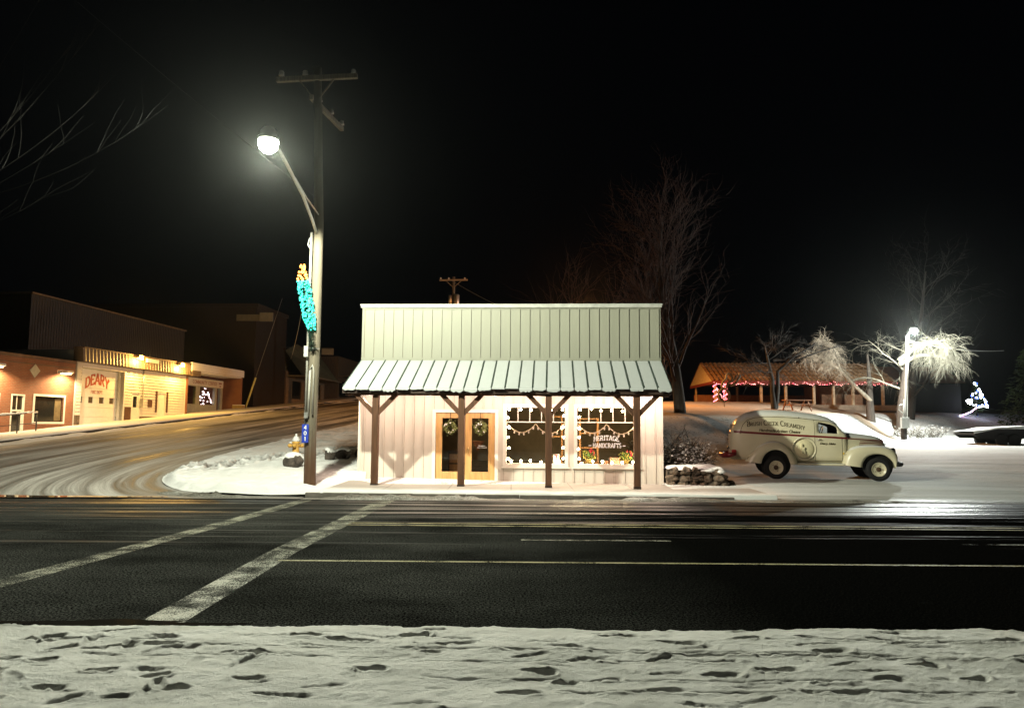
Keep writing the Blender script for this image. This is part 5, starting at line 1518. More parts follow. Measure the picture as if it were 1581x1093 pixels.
for yc_ in (33.2, 35.83):
    mb = MB(); xc = bx(yc_); mb.prism([(xc-.36,4.08),(xc,3.72),(xc+.36,4.08),(xc,4.44-.05)], -.02, .0); mb.build('diamond_inset', M_DIAM, b)
for h in (w_holes[0], w_holes[2]):
    a, c_, z0, z1 = h; mb = MB(); t_ = .10
    mb.box(a-t_, a, -.03, .12, z0-t_, z1+t_); mb.box(c_, c_+t_, -.03, .12, z0-t_, z1+t_); mb.box(a, c_, -.03, .12, z1, z1+t_); mb.box(a, c_, -.05, .12, z0-t_, z0)
    wf = mb.build('window', M_WHITEP, b); mb = MB(); mb.box(a, c_, .10, .14, z0, z1); mb.build('pane', M_WINDARK, wf)
    mb = MB(); mb.box(c_-.55, c_-.08, .085, .098, z0+.05, z1-.1); mb.build('blind', P('dim_curtain', (.16,.12,.06), .9, .2, 5, 0), wf)
a, c_, z0, z1 = w_holes[1]; mb = MB(); t_ = .07
mb.box(a, a+t_, -.02, .12, z0, z1); mb.box(c_-t_, c_, -.02, .12, z0, z1); mb.box(a+t_, c_-t_, -.02, .12, z1-t_, z1); mb.box(a+t_, c_-t_, -.02, .12, 2.10, 2.18)
dfr = mb.build('door', M_WHITEP, b); mb = MB(); mb.box(a+t_, c_-t_, .06, .09, 2.18, z1-t_); mb.box(a+t_+.06, c_-t_-.06, .06, .09, z0+.3, 2.05); mb.build('pane', M_WINDARK, dfr)
mb = MB(); mb.box((a+c_)/2-.02,(a+c_)/2+.02,.04,.058,2.18,z1-t_); mb.build('glazing_bar', M_WHITEP, dfr)
mb = MB(); mb.box(a+t_,c_-t_,.03,.055,z0,z0+.3); mb.box(a+t_,a+t_+.06,.03,.055,z0+.3,2.10); mb.box(c_-t_-.06,c_-t_,.03,.055,z0+.3,2.10); mb.build('door_leaf', M_WHITEP, dfr)
for yc_ in (37.75, 34.0-.9):
    xc = bx(yc_)
    mb = MB(); mb.add([(xc-.32,-.02,4.02),(xc+.32,-.02,4.02),(xc+.25,-.50,4.10),(xc-.25,-.50,4.10),(xc-.32,-.02,4.22),(xc+.32,-.02,4.22),(xc+.25,-.48,4.20),(xc-.25,-.48,4.20)], [(4,5,6,7),(0,4,7,3),(1,2,6,5),(3,7,6,2)])
    hd = mb.build('wall_lamp', M_WHITEP, b); mb = MB(); mb.box(xc-.2, xc+.2, -.40,-.08, 4.03, 4.06); mb.build('lens', EM('warm_lens', (1.0,.72,.36), 14), hd)
    lamp_light(b, 'SPOT', (xc, -.70, 3.98), LAMP['gooseneck'], (1.0,.72,.36), .1, (radians(12),0,0), 160, .35)
# ramp railing
t = thing('ramp_railing', 'dark metal ramp railing with snow along its top rail by the brick building', 'railing', FW(30.4, -1.55, 0), FYAW)
mb = MB(); mp = MB(); ms = MB()
def gz(x): p = FW(30.4+x, -1.55); return float(G(p.x, p.y))+.13
mb.tube([(x, 0, gz(x)+.86+(.05 if x > 2.9 else 0)) for x in np.linspace(0, 3.7, 8)], .03, 8); mb.tube([(x, 0, gz(x)+.40) for x in np.linspace(0, 3.7, 8)], .018, 6)
for k, x in enumerate((.1, 1.25, 2.5, 3.68)): mp = MB(); mp.tube([(x,0,gz(x)-.1),(x,0,gz(x)+.86)], .028, 8); mp.build('post', M_BLACK, t)
rg = random.Random(3); ms.tube([(x, 0, gz(x)+.895+rg.uniform(-.01,.02)) for x in np.linspace(0, 3.7, 40)], [.045*rg.uniform(.6,1.2) for _ in range(40)], 7)
mb.build('rail', M_BLACK, t); ms.build('snow_strip', M_SNOW, t)
mb = MB(); mb.box(0, 3.72, .12, 1.45, -.3, .0); 
# ---- fire station
f = fac_thing('fire_station', 'white sided fire station with a big lettered garage door and a brown metal band', 'fire station', 38.9)
def fx(y): return (y-38.9)/.9976
FL = fx(50.15); GZ = 1.38
gd = (fx(39.32), fx(43.15), GZ-.3, 4.50); pdz = (fx(43.95), fx(44.85), 1.60, 3.40); mdz = (fx(46.75), fx(47.75), 1.72, 3.52)
mb = MB()
def lap(x0, x1, z0, z1, holes):
    h_ = .17; z = z0
    while z < z1-.01:
        ze = min(z+h_, z1); segs = [(x0, x1)]
        for a, b_, c_, d_ in holes:
            if c_ < z+.065 < d_:
                segs = [s for (p, q) in segs for s in ((p, min(q, a)), (max(p, b_), q)) if s[1]-s[0] > .02]
        for p, q in segs: mb.add([(p,-.045,z),(q,-.045,z),(q,-.004,ze),(p,-.004,ze),(p,.0,z),(q,.0,z)], [(0,1,2,3),(4,5,1,0)])
        z = ze
hs = [gd, pdz, mdz]
lap(.02, FL-.1, 2.02, 4.78, [(a, b_, c_, d_) for a, b_, c_, d_ in hs])
cells(mb, 0, FL, 0, 4.85, .0, .2, hs)
mb.box(0,.2,.2,7,0,5.4); mb.box(FL-.2,FL,.2,7,0,5.4)
mb.build('wall', M_LAP, f)
mb = MB(); z1_ = 2.0
for a, b_ in ((.02, gd[0]-.02), (gd[1]+.1, pdz[0]-.1), (pdz[1]+.02, mdz[0]-.02), (mdz[1]+.02, FL-.05)):
    mb = MB(); mb.box(a, b_, -.05, -.0, .6, z1_-.02); mb.build('stone_skirting', M_STONEB, f)
mb = MB(); mb.box(gd[1]+.12, pdz[0]-.05, -.062, -.052, 1.45, 2.5); mb.build('dark_panel', M_BROWND, f)
for q in ((pdz[1]+.02, FL-.05, -.045, -.0, z1_-.018, z1_+.04), (FL-.1, FL+.01, -.04, 0, z1_+.04, 4.8), (.0, gd[0]-.02, -.045, 0, z1_-.018, z1_+.03)):
    mb = MB(); mb.box(*q); mb.build('trim_board', M_WHITEP, f)
# garage door, set back
mb = MB(); a, b_, c_, d_ = gd; nz = 6; zz_ = [GZ-.3]+[GZ+(d_-GZ)*k/6 for k in range(1,7)]
whs = []
for k in range(4):
    xc = a+(b_-a)*(.13+.245*k); whs.append((xc-.21, xc+.21, 2.64, 3.0))
for i in range(6):
    z0, z1 = zz_[i]+(.006 if i else 0), zz_[i+1]-.006
    cells(mb, a+.01, b_-.01, z0, z1, .36, .41, [(p, q, max(r, z0), min(s, z1)) for p, q, r, s in whs if min(s, z1)-max(r, z0) > .05])
mb.box(a+.01, b_-.01, .412, .43, GZ-.3, d_)
gdo = mb.build('garage_door', M_WHITEP, f)
for p, q, r, s in whs:
    mb = MB(); mb.box(p+.02, q-.02, .395, .408, r+.02, s-.02); mb.build('pane', P('brown_garage_glass', (.10,.075,.05), .2, .1, 5, 0), gdo)
mb = MB(); xc = (a+b_)/2+.02
lettering(mb, 'DEARY', lambda u, v, e: (xc+u, .354-e, 3.42+v*(1+.10*cos(u*1.3))+.28-.24*u*u), .52, 2.1, .24, .26, .08)
lettering(mb, 'FIRE DEPT.', lambda u, v, e: (xc+u, .354-e, 3.18+v), .17, 1.08, .17, .15, .12)
mb.build('lettering', M_REDLET, gdo)
mb = MB(); mb.box(a-.01, a, -.03, .36, GZ-.3, d_); mb.box(b_, b_+.10, -.04, .36, GZ-.3, d_+.1); mb.box(a, b_, -.04, .36, d_, d_+.1); mb.build('door_jamb', M_WHITEP, f)
# doors
def steel_door(h, wdw):
    a, b_, c_, d_ = h; mb = MB(); mb.box(a, a+.06, -.03, .1, c_, d_); mb.box(b_-.06, b_, -.03, .1, c_, d_); mb.box(a+.06, b_-.06, -.03, .1, d_-.06, d_); fr_ = mb.build('door_frame', M_WHITEP, f)
    mb = MB(); hl = [(a+.24, b_-.24, c_+.9, d_-.25)] if wdw else []
    cells(mb, a+.061, b_-.061, c_, d_-.061, .02, .06, hl); d = mb.build('door', M_WHITEP, f)
    if wdw: mb = MB(); mb.box(a+.24, b_-.24, .045, .052, c_+.9, d_-.25); mb.build('pane', M_WINDARK, d)
steel_door(pdz, True); steel_door(mdz, False)
for xo in (mdz[0]-.22, mdz[1]+.04):
    mb = MB(); mb.box(xo, xo+.18, -.06, -.03, 2.25, mdz[3]+.05); mb.build('shutter', M_BROWND, f)
mb = MB(); mb.box(fx(45.9)-.22, fx(45.9)+.22, -.07, -.03, 2.55, 3.0); mb.build('notice_board', M_BROWND, f)
mb = MB(); mb.tube([(fx(45.05),-.06,2.7),(fx(45.05),-.06,5.1)], .035, 8); mb.box(fx(45.05)-.28, fx(45.05)-.08, -.14,-.025, 2.5, 3.0); mb.build('meter_box', M_GALV, f)
# mansard band of corrugated metal
mb = MB(); n_ = 74; vs = []
for k in range(n_+1):
    x = -.02+(FL+.04)*k/n_; d = -.34-(.05 if k % 2 else 0); vs += [(x, d, 4.80), (x, d+.06, 5.50)]
mb.add(vs, [(2*i, 2*i+2, 2*i+3, 2*i+1) for i in range(n_)])
mb.box(-.02, FL+.02, -.30, .2, 4.79, 4.81); mb.add([(-.02,-.36,4.8),(-.02,-.29,5.5),(-.02,.2,5.5),(-.02,.2,4.8)], [(0,1,2,3)]); mb.add([(FL+.02,-.36,4.8),(FL+.02,-.29,5.5),(FL+.02,.2,5.5),(FL+.02,.2,4.8)], [(3,2,1,0)])
mb.build('metal_band', M_CORR, f)
mb = MB(); mb.box(-.05, FL+.05, -.40, .2, 5.505, 5.56); mb.build('band_cap', P('brown_coping', (.15,.09,.06), .7, .2, 5, .2, 30), f)
mb = MB(); mb.box(0, FL, .2, 7, 5.35, 5.4); mb.build('roof', M_SNOW, f)
mb = MB(); mb.box(fx(44.6), fx(45.9), -.50, -.41, 5.22, 5.44); mb.build('sign_panel', M_WHITEP, f)
for yc_, zc in ((43.72, 5.42), (48.5, 5.36)):
    mb = MB(); mb.box(fx(yc_)-.2, fx(yc_)+.2, -.62, -.38, zc-.02, zc+.16); hd = mb.build('flood_lamp', M_CORR, f)
    mb = MB(); mb.box(fx(yc_)-.17, fx(yc_)+.17, -.66, -.622, zc-.12, zc+.10); mb.add([(fx(yc_)-.17,-.64,zc-.12),(fx(yc_)+.17,-.64,zc-.12),(fx(yc_)+.17,-.42,zc-.03),(fx(yc_)-.17,-.42,zc-.03)],[(0,3,2,1)]); mb.build('lens', E_SOD, hd)
    lamp_light(f, 'POINT', (fx(yc_), -.80, zc-.16), LAMP['sodium'], (1.0,.56,.13), .12)
# tall hall behind
t = thing('metal_hall', 'tall dim corrugated hall rising behind the fire station', 'building', FW(39.9, 3.5), FYAW)
mb = MB(); HLn = 16.5; n_ = 150; vs = []
for k in range(n_+1): vs += [(HLn*k/n_, -.03 if k % 2 else 0, 0), (HLn*k/n_, -.03 if k % 2 else 0, 8.55)]
mb.add(vs, [(2*i, 2*i+2, 2*i+3, 2*i+1) for i in range(n_)])
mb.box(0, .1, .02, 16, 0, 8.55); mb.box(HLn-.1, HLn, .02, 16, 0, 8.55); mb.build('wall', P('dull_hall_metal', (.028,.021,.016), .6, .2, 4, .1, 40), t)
mb = MB(); mb.box(-.1, HLn+.1, -.12, 16, 8.56, 8.66); mb.build('roof', M_CORR, t)
# ---- community centre, recessed shopfront
c = fac_thing('community_centre', 'low shopfront with a pale sign band and a brick wing wall', 'shop', 50.2)
CL = 8.2
mb = MB(); RC = 1.15
cells(mb, .15, CL-.25, 1.4, 4.75, RC, RC+.2, [(2.45, 3.7, 2.95, 4.25), (4.3, 6.7, 2.95, 4.25), (7.0, 7.6, 2.30, 4.25)])
mb.build('wall', P('dull_green_white_boards', (.38,.38,.29), .7, .1, 4, .1, 40), c)
mb = MB(); mb.box(.15, CL-.25, RC-.03, RC-.002, 4.30, 4.86)
sb = mb.build('sign_board', P('pale_sign_board', (.62,.60,.52), .6, .06, 5, 0), c)
mb = MB(); lettering(mb, 'COMMUNITY CENTER', lambda u, v, e: (5.0+u, RC-.034-e, 4.44+v), .25, 3.7, .17, .16, .1)
mb.prism([(7.25,4.46),(7.6,4.46),(7.42,4.34)], RC-.04, RC-.032); mb.box(7.2,7.65,RC-.04,RC-.032,4.58,4.68); mb.build('lettering', P('dull_red_letters', (.25,.08,.05), .7, .1, 6, 0), sb)
for h in ((2.45,3.7,2.95,4.25),(4.3,6.7,2.95,4.25),(7.0,7.6,2.30,4.25)):
    a, b_, c_, d_ = h; mb = MB(); mb.box(a, b_, RC+.08, RC+.1, c_, d_); mb.build('pane', M_GLASS, c)
mb = MB(); mb.box(CL-.25, CL, -.3, 9, 1.2, 5.5); mb.box(0, .15, -.1, 9, 1.2, 5.35); mb.box(0, CL, 8.8, 9, 1.2, 5.2); mb.build('wing_wall', M_BRICKR, c)
mb = MB(); mb.box(-.0, CL+.0, -.42, -.32, 5.15, 5.62); mb.box(.15, CL-.26, -.32, RC, 5.06, 5.14); mb.build('overhang', M_WHITEP, c)
mb = MB(); mb.box(0, 1.2, -.44, -.43, 4.85, 5.15); mb.box(0,1.2,-.44,0,4.78,4.84); mb.build('side_panel', M_CORR, c)
mb = MB(); mb.box(0, CL, -.40, 9, 5.63, 5.68); mb.build('roof', M_SNOW, c)
mb = MB(); mb.box(.15, CL-.25, RC+.2, 5, 2.2, 2.3); mb.box(.15, CL-.25, 4.9, 5, 2.3, 4.9); mb.build('interior', M_DARKIN, c)
t = thing('display_tree', 'small lit white display tree inside the community shopfront window', 'lit tree', FW(50.2+6.2, RC+.55, 2.85), FYAW)
rg = random.Random(9); mb = MB(); mb.tube([(0,0,-.1),(0,0,1.5)], .03, 6); mb.build('stem', M_VRED, t)
E_PW = EM('pink_white_bulbs', (1.0,.72,.75), 5); BL = []
for k in range(34):
    z = .1+1.4*rg.random(); r = .5*(1-z/1.7)+.05; a_ = rg.random()*6.28; BL.append(((r*cos(a_)*1.1, r*sin(a_), z), .05, E_PW))
bulb_set(BL, t)
# ---- dark blocks further up the street
d = fac_thing('dark_brick_block', 'tall unlit dark brick block up the side street', 'building', 61.2, 0, .0)
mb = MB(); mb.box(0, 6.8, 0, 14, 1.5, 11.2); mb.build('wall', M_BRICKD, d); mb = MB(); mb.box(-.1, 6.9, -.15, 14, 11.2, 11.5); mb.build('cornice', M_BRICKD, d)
t = thing('blade_sign', 'long pale unlit sign high on the tall dark brick block', 'sign', FW(61.0, 1.6, 10.0), radians(0))
mb = MB(); mb.box(0, 1.9, 0, .12, .02, .56); mb.build('panel', P('dull_sign_face', (.12,.115,.10), .7, .15, 3, 0), t)
mb = MB(); mb.box(1.92, 3.0, -.03, .15, 0, .72); mb.build('end_panel', P('pale_sign_face', (.17,.165,.15), .7, .1, 3, 0), t)
d = fac_thing('canopy_shop', 'unlit low shop with a sloping canopy beyond the dark brick block', 'shop', 68.3)
mb = MB(); cells(mb, 0, 11, 2.5, 6.4, 0, .2, [(1.6,4.2,3.9,5.6),(5,6.4,3.2,5.6),(7,10,3.9,5.6)]); mb.box(0,.2,.2,9,2.5,6.4); mb.box(10.8,11,.2,9,2.5,6.4); mb.build('wall', P('dim_tan_wall', (.20,.15,.10), .8, .2, 3, .1, 20), d)
for h in ((1.6,4.2,3.9,5.6),(5,6.4,3.2,5.6),(7,10,3.9,5.6)): mb = MB(); mb.box(h[0],h[1],.1,.13,h[2],h[3]); mb.build('pane', M_WINDARK, d)
mb = MB(); mb.prism([(0,5.9),(11,5.9),(11,6.02),(0,6.02)], -1.9, 0.0); mb.build('canopy', P('dim_canopy', (.16,.145,.11), .7, .2, 3, 0), d)
mb = MB(); mb.add([(0,-1.5,6.03),(11,-1.5,6.03),(10,.2,8.6),(3,.2,9.2),(0,.2,8.3)], [(0,1,2,3,4)]); mb.add([(0,.2,6.03),(11,.2,6.03),(10,.2,8.6),(3,.2,9.2),(0,.2,8.3)], [(4,3,2,1,0)]); mb.build('roof', P('dim_shingle', (.10,.10,.06), .9, .3, 6, .4, 20), d)
d = fac_thing('timber_shop', 'dim timber shop front at the far end of the side street', 'shop', 84)
mb = MB(); mb.box(0, 9, 0, 9, 3.4, 9.2); mb.build('wall', P('dim_brown_boards', (.13,.09,.055), .8, .3, 3, .2, 20, stretch=(6,6,.4)), d)
for x_ in (.5, 5): mb = MB(); mb.box(x_, x_+3.5, -.05, -.002, 4.6, 6.4); mb.build('window', M_WINDARK, d)
mb = MB(); mb.box(0,9,-1.6,-.01,6.9,7.0); mb.build('canopy', M_CORR, d)
t = thing('hanging_sign', 'small dim white hanging sign seen just right of the lamp pole', 'sign', (-16.9, 66, 7.7), radians(5))
mb = MB(); mb.box(-.05, 1.0, 0, .08, 0, .55); mb.build('panel', P('pale_sign_face', (.17,.165,.15), .7, .1, 3, 0), t); mb = MB(); mb.bar((-3.6,.04,.62),(1.0,.04,.62), .05,.05); mb.build('bracket', M_BLACK, t)
t = thing('guy_wire_guard', 'slanting pale yellow guy wire guard beside the dark brick block', 'guy guard', (-21.0, 58.9, 2.75))
mb = MB(); mb.tube([(0,0,0),(.72,0,2.45)], .075, 8); mb.build('guard', P('faded_yellow_plastic', (.55,.52,.22), .6, .15, 6, 0), t)
mb = MB(); mb.tube([(.72,0,2.45),(2.6,0,8.8)], .012, 4); mb.build('cable', M_CABLE, t)
t = thing('snowy_crate', 'small yellowish crate at the foot of the guy wire guard', 'crate', (-21.4, 58.4, 2.70))
mb = MB(); mb.box(-.35,.45,-.3,.3,0,.28); mb.build('box', P('faded_yellow_wood', (.38,.27,.10), .8, .2, 5, .2, 20), t); mb = MB(); mb.box(-.34,.44,-.29,.29,.282,.33); mb.build('snow_cap', M_SNOW, t)
# ================================================================== THE PARK ON THE RIGHT
# street lamp of the car park
lp = thing('street_lamp', 'slim pale street lamp shining at the edge of the snowy car park', 'street lamp', (26.2, 50.0, .85))
mb = MB(); mb.tube([(0,0,-.1),(.1,0,2),(.36,0,4.9),(.52,0,7.0)], [.105,.10,.09,.08], 14); mb.build('pole', P('pale_lamp_pole', (.42,.41,.38), .6, .12, 4, .3, 30, stretch=(6,6,.4)), lp)
mb = MB(); mb.tube([(.16,-.13,.9),(.42,-.12,4.9),(.5,-.1,5.6)], .035, 8); mb.tube([(-.10,-.13,.7),(.02,-.13,2.6)], .03, 8); mb.tube([(-.05,-.14,2.3),(-.30,-.14,2.25),(-.33,-.14,1.95),(-.05,-.14,1.7)], .03, 8); mb.build('conduit', M_GALV, lp)
mb = MB(); mb.box(-.28,.24,-.34,-.14,.75,1.45); mb.build('meter_box', M_GALV, lp, bevel=.02)
mb = MB(); mb.tube([(.0,0,-.12),(.02,0,.72)], .19, 14); mb.build('base', P('dark_pole_base', (.03,.025,.02), .8, .2, 5, 0), lp)
mb = MB(); mb.tube([(.5,0,6.9),(.55,-.2,7.15),(.62,-.5,7.25)], .04, 8); mb.build('lamp_arm', M_GALV, lp)
mb = MB(); mb.ball((.64,-.62,7.20), .24, 14, sq=(1,1.2,.7)); mb.build('lamp_globe', EM('white_lamp_glow', (.95,1.0,.95), 60), lp)
mb = MB(); mb.lathe([(0,0),(.26,-.02),(.2,.1),(0,.14)], 16, m=Matrix.Translation((.64,-.62,7.37))); mb.build('lamp_head', M_GALV, lp)
lamp_light(lp, 'POINT', (.64,-.66,6.92), LAMP['lot'], (.94,1.0,.93), .15)
wire('overhead_cable', 'lit cable drooping right from the car park lamp', (26.75,50,7.45), (36.5,55,7.35), .25, .03, M_CABLE)
wire('overhead_cable', 'cable from the dim pole behind the shop over to the tall tree', (-4.8,60,13.2), (9,40,5.2), .8, .012, M_CABLE)

# pavilion
pv = thing('pavilion', 'long open park pavilion with a rusty shingle roof and red lit gable', 'pavilion', (17.9, 65.5, 3.55), radians(-1.0))
M_PVROOF = P('rusty_metal_roof', (.34,.20,.10), .6, .3, 3, .3, 30)
M_PVWOOD = P('red_brown_timber', (.26,.12,.06), .7, .2, 5, .2, 30)
PL = 15.6; PD = 7.4; EH, RH = 2.02, 3.9
def pav_roof(x0, x1, par, nm='roof'):
    mb = MB(); n_ = int((x1-x0)/.20)
    for sgn in (0, 1):
        vs = []
        for k in range(n_+1):
            x = x0+(x1-x0)*k/n_; h_ = .10 if k % 2 else 0
            y0 = -.6 if sgn == 0 else PD+.6; vs += [(x, y0, EH+h_-.0), (x, PD/2, RH+h_)]
        mb.add(vs, [(2*i, 2*i+2, 2*i+3, 2*i+1) if sgn == 0 else (2*i+1, 2*i+3, 2*i+2, 2*i) for i in range(n_)])
    for k in range(1, 5):
        u = k/5; y = -.6+(PD/2+.6)*u; mb.box(x0, x1, y-.02, y+.02, EH+(RH-EH)*u+.0, EH+(RH-EH)*u+.07)
    mb.add([(x0,-.6,EH-.04),(x1,-.6,EH-.04),(x1,PD/2,RH-.04),(x0,PD/2,RH-.04),(x0,PD+.6,EH-.04),(x1,PD+.6,EH-.04)], [(3,2,1,0),(5,2,3,4)])
    return mb.build(nm, M_PVROOF, par)
pav_roof(-.45, PL, pv)
mb = MB(); mb.prism([(-.62,EH-.05),(PD/2,RH-.05),(PD+.62,EH-.05)], 0, .06, m=Matrix.Translation((-.40,0,0)) @ Matrix.Rotation(pi/2, 4, 'Z') @ Matrix.Scale(-1, 4, (0,1,0))); mb.build('gable', P('cream_gable', (.55,.45,.28), .7, .1, 5, .1, 30), pv)
mb = MB(); mb.box(-.45, PL, -.66, -.60, EH-.28, EH+.02); mb.box(-.45, -.40, -.6, PD+.6, EH-.30, EH-.06); mb.build('fascia', P('red_fascia', (.22,.04,.03), .6, .2, 5, .1, 30), pv)
M_PVPOST = P('pale_post_wood', (.46,.36,.24), .7, .25, 4, .2, 30)
for k, x in enumerate((0, .85, 4.0, 6.15, 8.6, 10.3, 12.0, 13.6, 14.6)):
    mb = MB(); mb.box(x-.10, x+.10, -.10, .10, -.4, EH-.06); mb.build('post', M_PVPOST, pv)
for x in (0, 4, 8, 12, 15):
    mb = MB(); mb.box(x-.08, x+.08, PD-.1, PD+.1, -.4, EH-.06); mb.build('post', M_PVPOST, pv)
mb = MB(); mb.box(-.5, PL+.3, -.7, PD+.6, -.5, -.02); mb.build('floor', P('pavilion_slab', (.25,.2,.15), .85, .2, 2, .2, 20), pv)
mb = MB(); mb.box(10.5, 14.9, 3.5, PD, 0, EH-.1); mb.build('inner_room', M_PVWOOD, pv)
mb = MB(); mb.box(-.2, PL, PD-.05, PD+.02, 0, 1.1); mb.build('back_wall', M_PVWOOD, pv)
pw_ = thing('pavilion_annex', 'darker rear roof continuing right behind the pavilion', 'shed', (32.6, 70.5, 3.6), radians(-1))
mb = MB(); mb.add([(0,-.5,2.2),(10,-.5,2.2),(10,3.4,4.0),(0,3.4,4.0),(0,7,2.2),(10,7,2.2)], [(0,1,2,3),(3,2,5,4)]); mb.build('roof', P('dark_red_roof', (.16,.07,.045), .7, .2, 3, .2, 30), pw_)
mb = MB(); mb.box(.2,9.8,0,6.6,-.6,2.15); mb.build('wall', M_VDARK, pw_)
# red string lights round the pavilion
E_RED = EM('red_fairy_bulb', (1.0,.14,.20), 6); E_PINK = EM('pink_fairy_bulb', (1.0,.36,.32), 4.5)
t = thing('fairy_lights', 'red and pink fairy lights wound round the pavilion gable posts and eave', 'fairy lights', (17.9, 65.5, 3.55), radians(-1.0))
rg = random.Random(14)
BL = []; mw = MB()
for px_ in (0, .85):
    for k in range(60):
        u = k/60; a_ = u*26; z = u*(EH-.15); r = .17
        BL.append(((px_+r*cos(a_), r*sin(a_), z), .036, E_RED if rg.random() < .75 else E_PINK))
    mw.tube([(px_+.16*cos(u*26/60), .16*sin(u*26/60), u*(EH-.15)/60) for u in range(61)], .008, 4)
for k in range(34): u = k/34; BL.append(((.85-.85*u*.9+rg.gauss(0,.05), -.14, .1+u*1.3+rg.gauss(0,.05)), .028, E_PINK) if k % 2 else ((.80+.1*sin(u*9), -.15, .1+u*1.5), .03, E_RED))
pts = []
x = -.4
while x < 14.8:
    n_ = 12; wdt = rg.uniform(1.0,1.5)
    for k in range(n_): u = k/n_; pts.append((x+wdt*u, -.72, EH-.05-.26*4*u*(1-u)))
    x += wdt
mw.tube(pts, .009, 4)
for p in pts:
    if rg.random() < .55: BL.append(((p[0]+rg.gauss(0,.02), p[1], p[2]+rg.gauss(0,.03)), rg.uniform(.022,.034), E_PINK if rg.random() < .8 else E_RED))
for k in range(40): BL.append(((-.3+15*rg.random(), -.73, EH-.30+rg.gauss(0,.03)), rg.uniform(.018,.03), E_PINK))
bulb_set(BL, t); mw.build('cord', M_WIRE, t)
# tinsel figure with rings
t = thing('wire_figure', 'pale tinsel wire figure of rings and raised arms before the pavilion', 'wire figure', (15.1, 53, float(G(15.1,53))))
M_TINSEL = P('pale_tinsel', (.17,.145,.10), .7, .4, 20, .5, 40)
mb = MB()
def ring_(cx, cz, rx, rz, a0=0, a1=360): mb.tube([(cx+rx*cos(radians(a)), .02*sin(a), cz+rz*sin(radians(a))) for a in np.linspace(a0, a1, 26)], .075, 7)
ring_(0,.78,.40,.44); mb.tube([(0,0,.38),(0,0,-.2)], .03, 6); mb.build('base_ring', M_TINSEL, t); mb = MB()
mb.tube([(-.12,0,1.22),(-.16,0,1.5),(-.05,0,1.75),(.16,0,1.95),(.18,0,2.2),(.3,0,2.36),(.5,0,2.3),(.62,0,2.05),(.55,0,1.78),(.35,0,1.7),(.22,0,1.5),(.2,0,1.25)], .075, 7); mb.build('body_outline', M_TINSEL, t); mb = MB()
mb.tube([(.5,0,1.45),(.8,0,1.6),(1.0,0,1.85),(1.15,0,2.15),(1.1,0,2.35)], .075, 7); mb.tube([(.35,0,1.65),(.65,0,1.8),(.85,0,2.05),(.95,0,2.25)], .06, 7); mb.build('arm', M_TINSEL, t)
# picnic table
t = thing('picnic_table', 'dark picnic table on the lit ground before the pavilion', 'picnic table', (19.3, 50.5, float(G(19.3,50.5))), radians(6))
mb = MB(); mb.box(-.9,.9,-.36,.36,.70,.75); mb.build('table_top', M_PVWOOD, t)
for y in (-.72,.72): mb = MB(); mb.box(-.9,.9,y-.13,y+.13,.42,.46); mb.build('bench', M_PVWOOD, t)
for x in (-.65,.65):
    mb = MB(); mb.bar((x,-.75,0),(x,-.2,.70),.06,.09); mb.bar((x,.75,0),(x,.2,.70),.06,.09); mb.bar((x+.06,-.8,.40),(x+.06,.8,.40),.06,.05); mb.build('leg', M_PVWOOD, t)
# sodium lamp hidden from view behind the shop, whose glow lies on the park
t = thing('park_lamp', 'orange sodium lamp on a pole behind the shop', 'street lamp', (5.0, 54.0, float(G(5.0,54.0))))
mb = MB(); mb.tube([(0,0,-.2),(0,0,6.3)], [.09,.06], 10); mb.build('pole', M_BLACK, t); mb = MB(); mb.ball((.2,0,6.32), .16, 10, sq=(1.3,1,.6)); mb.build('lamp_globe', E_SOD, t)
lamp_light(t, 'SPOT', (.25,0,6.1), LAMP['park'], (1.0,.40,.09), .15, (0,0,0), 174, .2)
lamp_light(t, 'POINT', (.25,0,6.45), LAMP['park']*.22, (1.0,.36,.10), .15)
# flatbed trailer
tr = thing('flatbed_trailer', 'dark flatbed trailer with two axles and snow on its deck', 'trailer', (26.7, 44.2, .62), radians(-2))
mb = MB(); mb.box(1.3, 14, -1.1, 1.1, .78, .98); mb.add([(0,-1.1,.62),(1.3,-1.1,.78),(1.3,-1.1,.98),(0,-1.1,.70),(0,1.1,.62),(1.3,1.1,.78),(1.3,1.1,.98),(0,1.1,.70)], [(0,1,2,3),(7,6,5,4),(0,3,7,4),(0,4,5,1),(3,2,6,7)]); mb.build('deck', M_VDARK, tr)
mb = MB(); mb.prism([(0,.62),(.3,.40),(1.6,.30),(2.6,.30),(2.9,.55),(14,.40),(14,.78),(1.3,.78)], -1.0, -.94); mb.prism([(0,.62),(.3,.40),(14,.40),(14,.78),(1.3,.78)], .94, 1.0); mb.build('frame', M_VDARK, tr)
vs = []; n_ = 60
for k in range(n_+1):
    x = -.05+14*k/n_; zb = .72+.28*min(1, x/1.3) if x < 1.3 else 1.0
    h_ = .10+.05*float(fbm(x*1.2, 0, 3)); vs += [(x,-1.12,zb-.03),(x,-1.08,zb+h_*.8),(x,0,zb+h_),(x,1.1,zb+h_*.7)]
mb = MB(); mb.add(vs, [(4*i+j, 4*i+4+j, 4*i+5+j, 4*i+1+j) for i in range(n_) for j in range(3)], 0, True); mb.build('snow_cover', M_SNOW, tr)
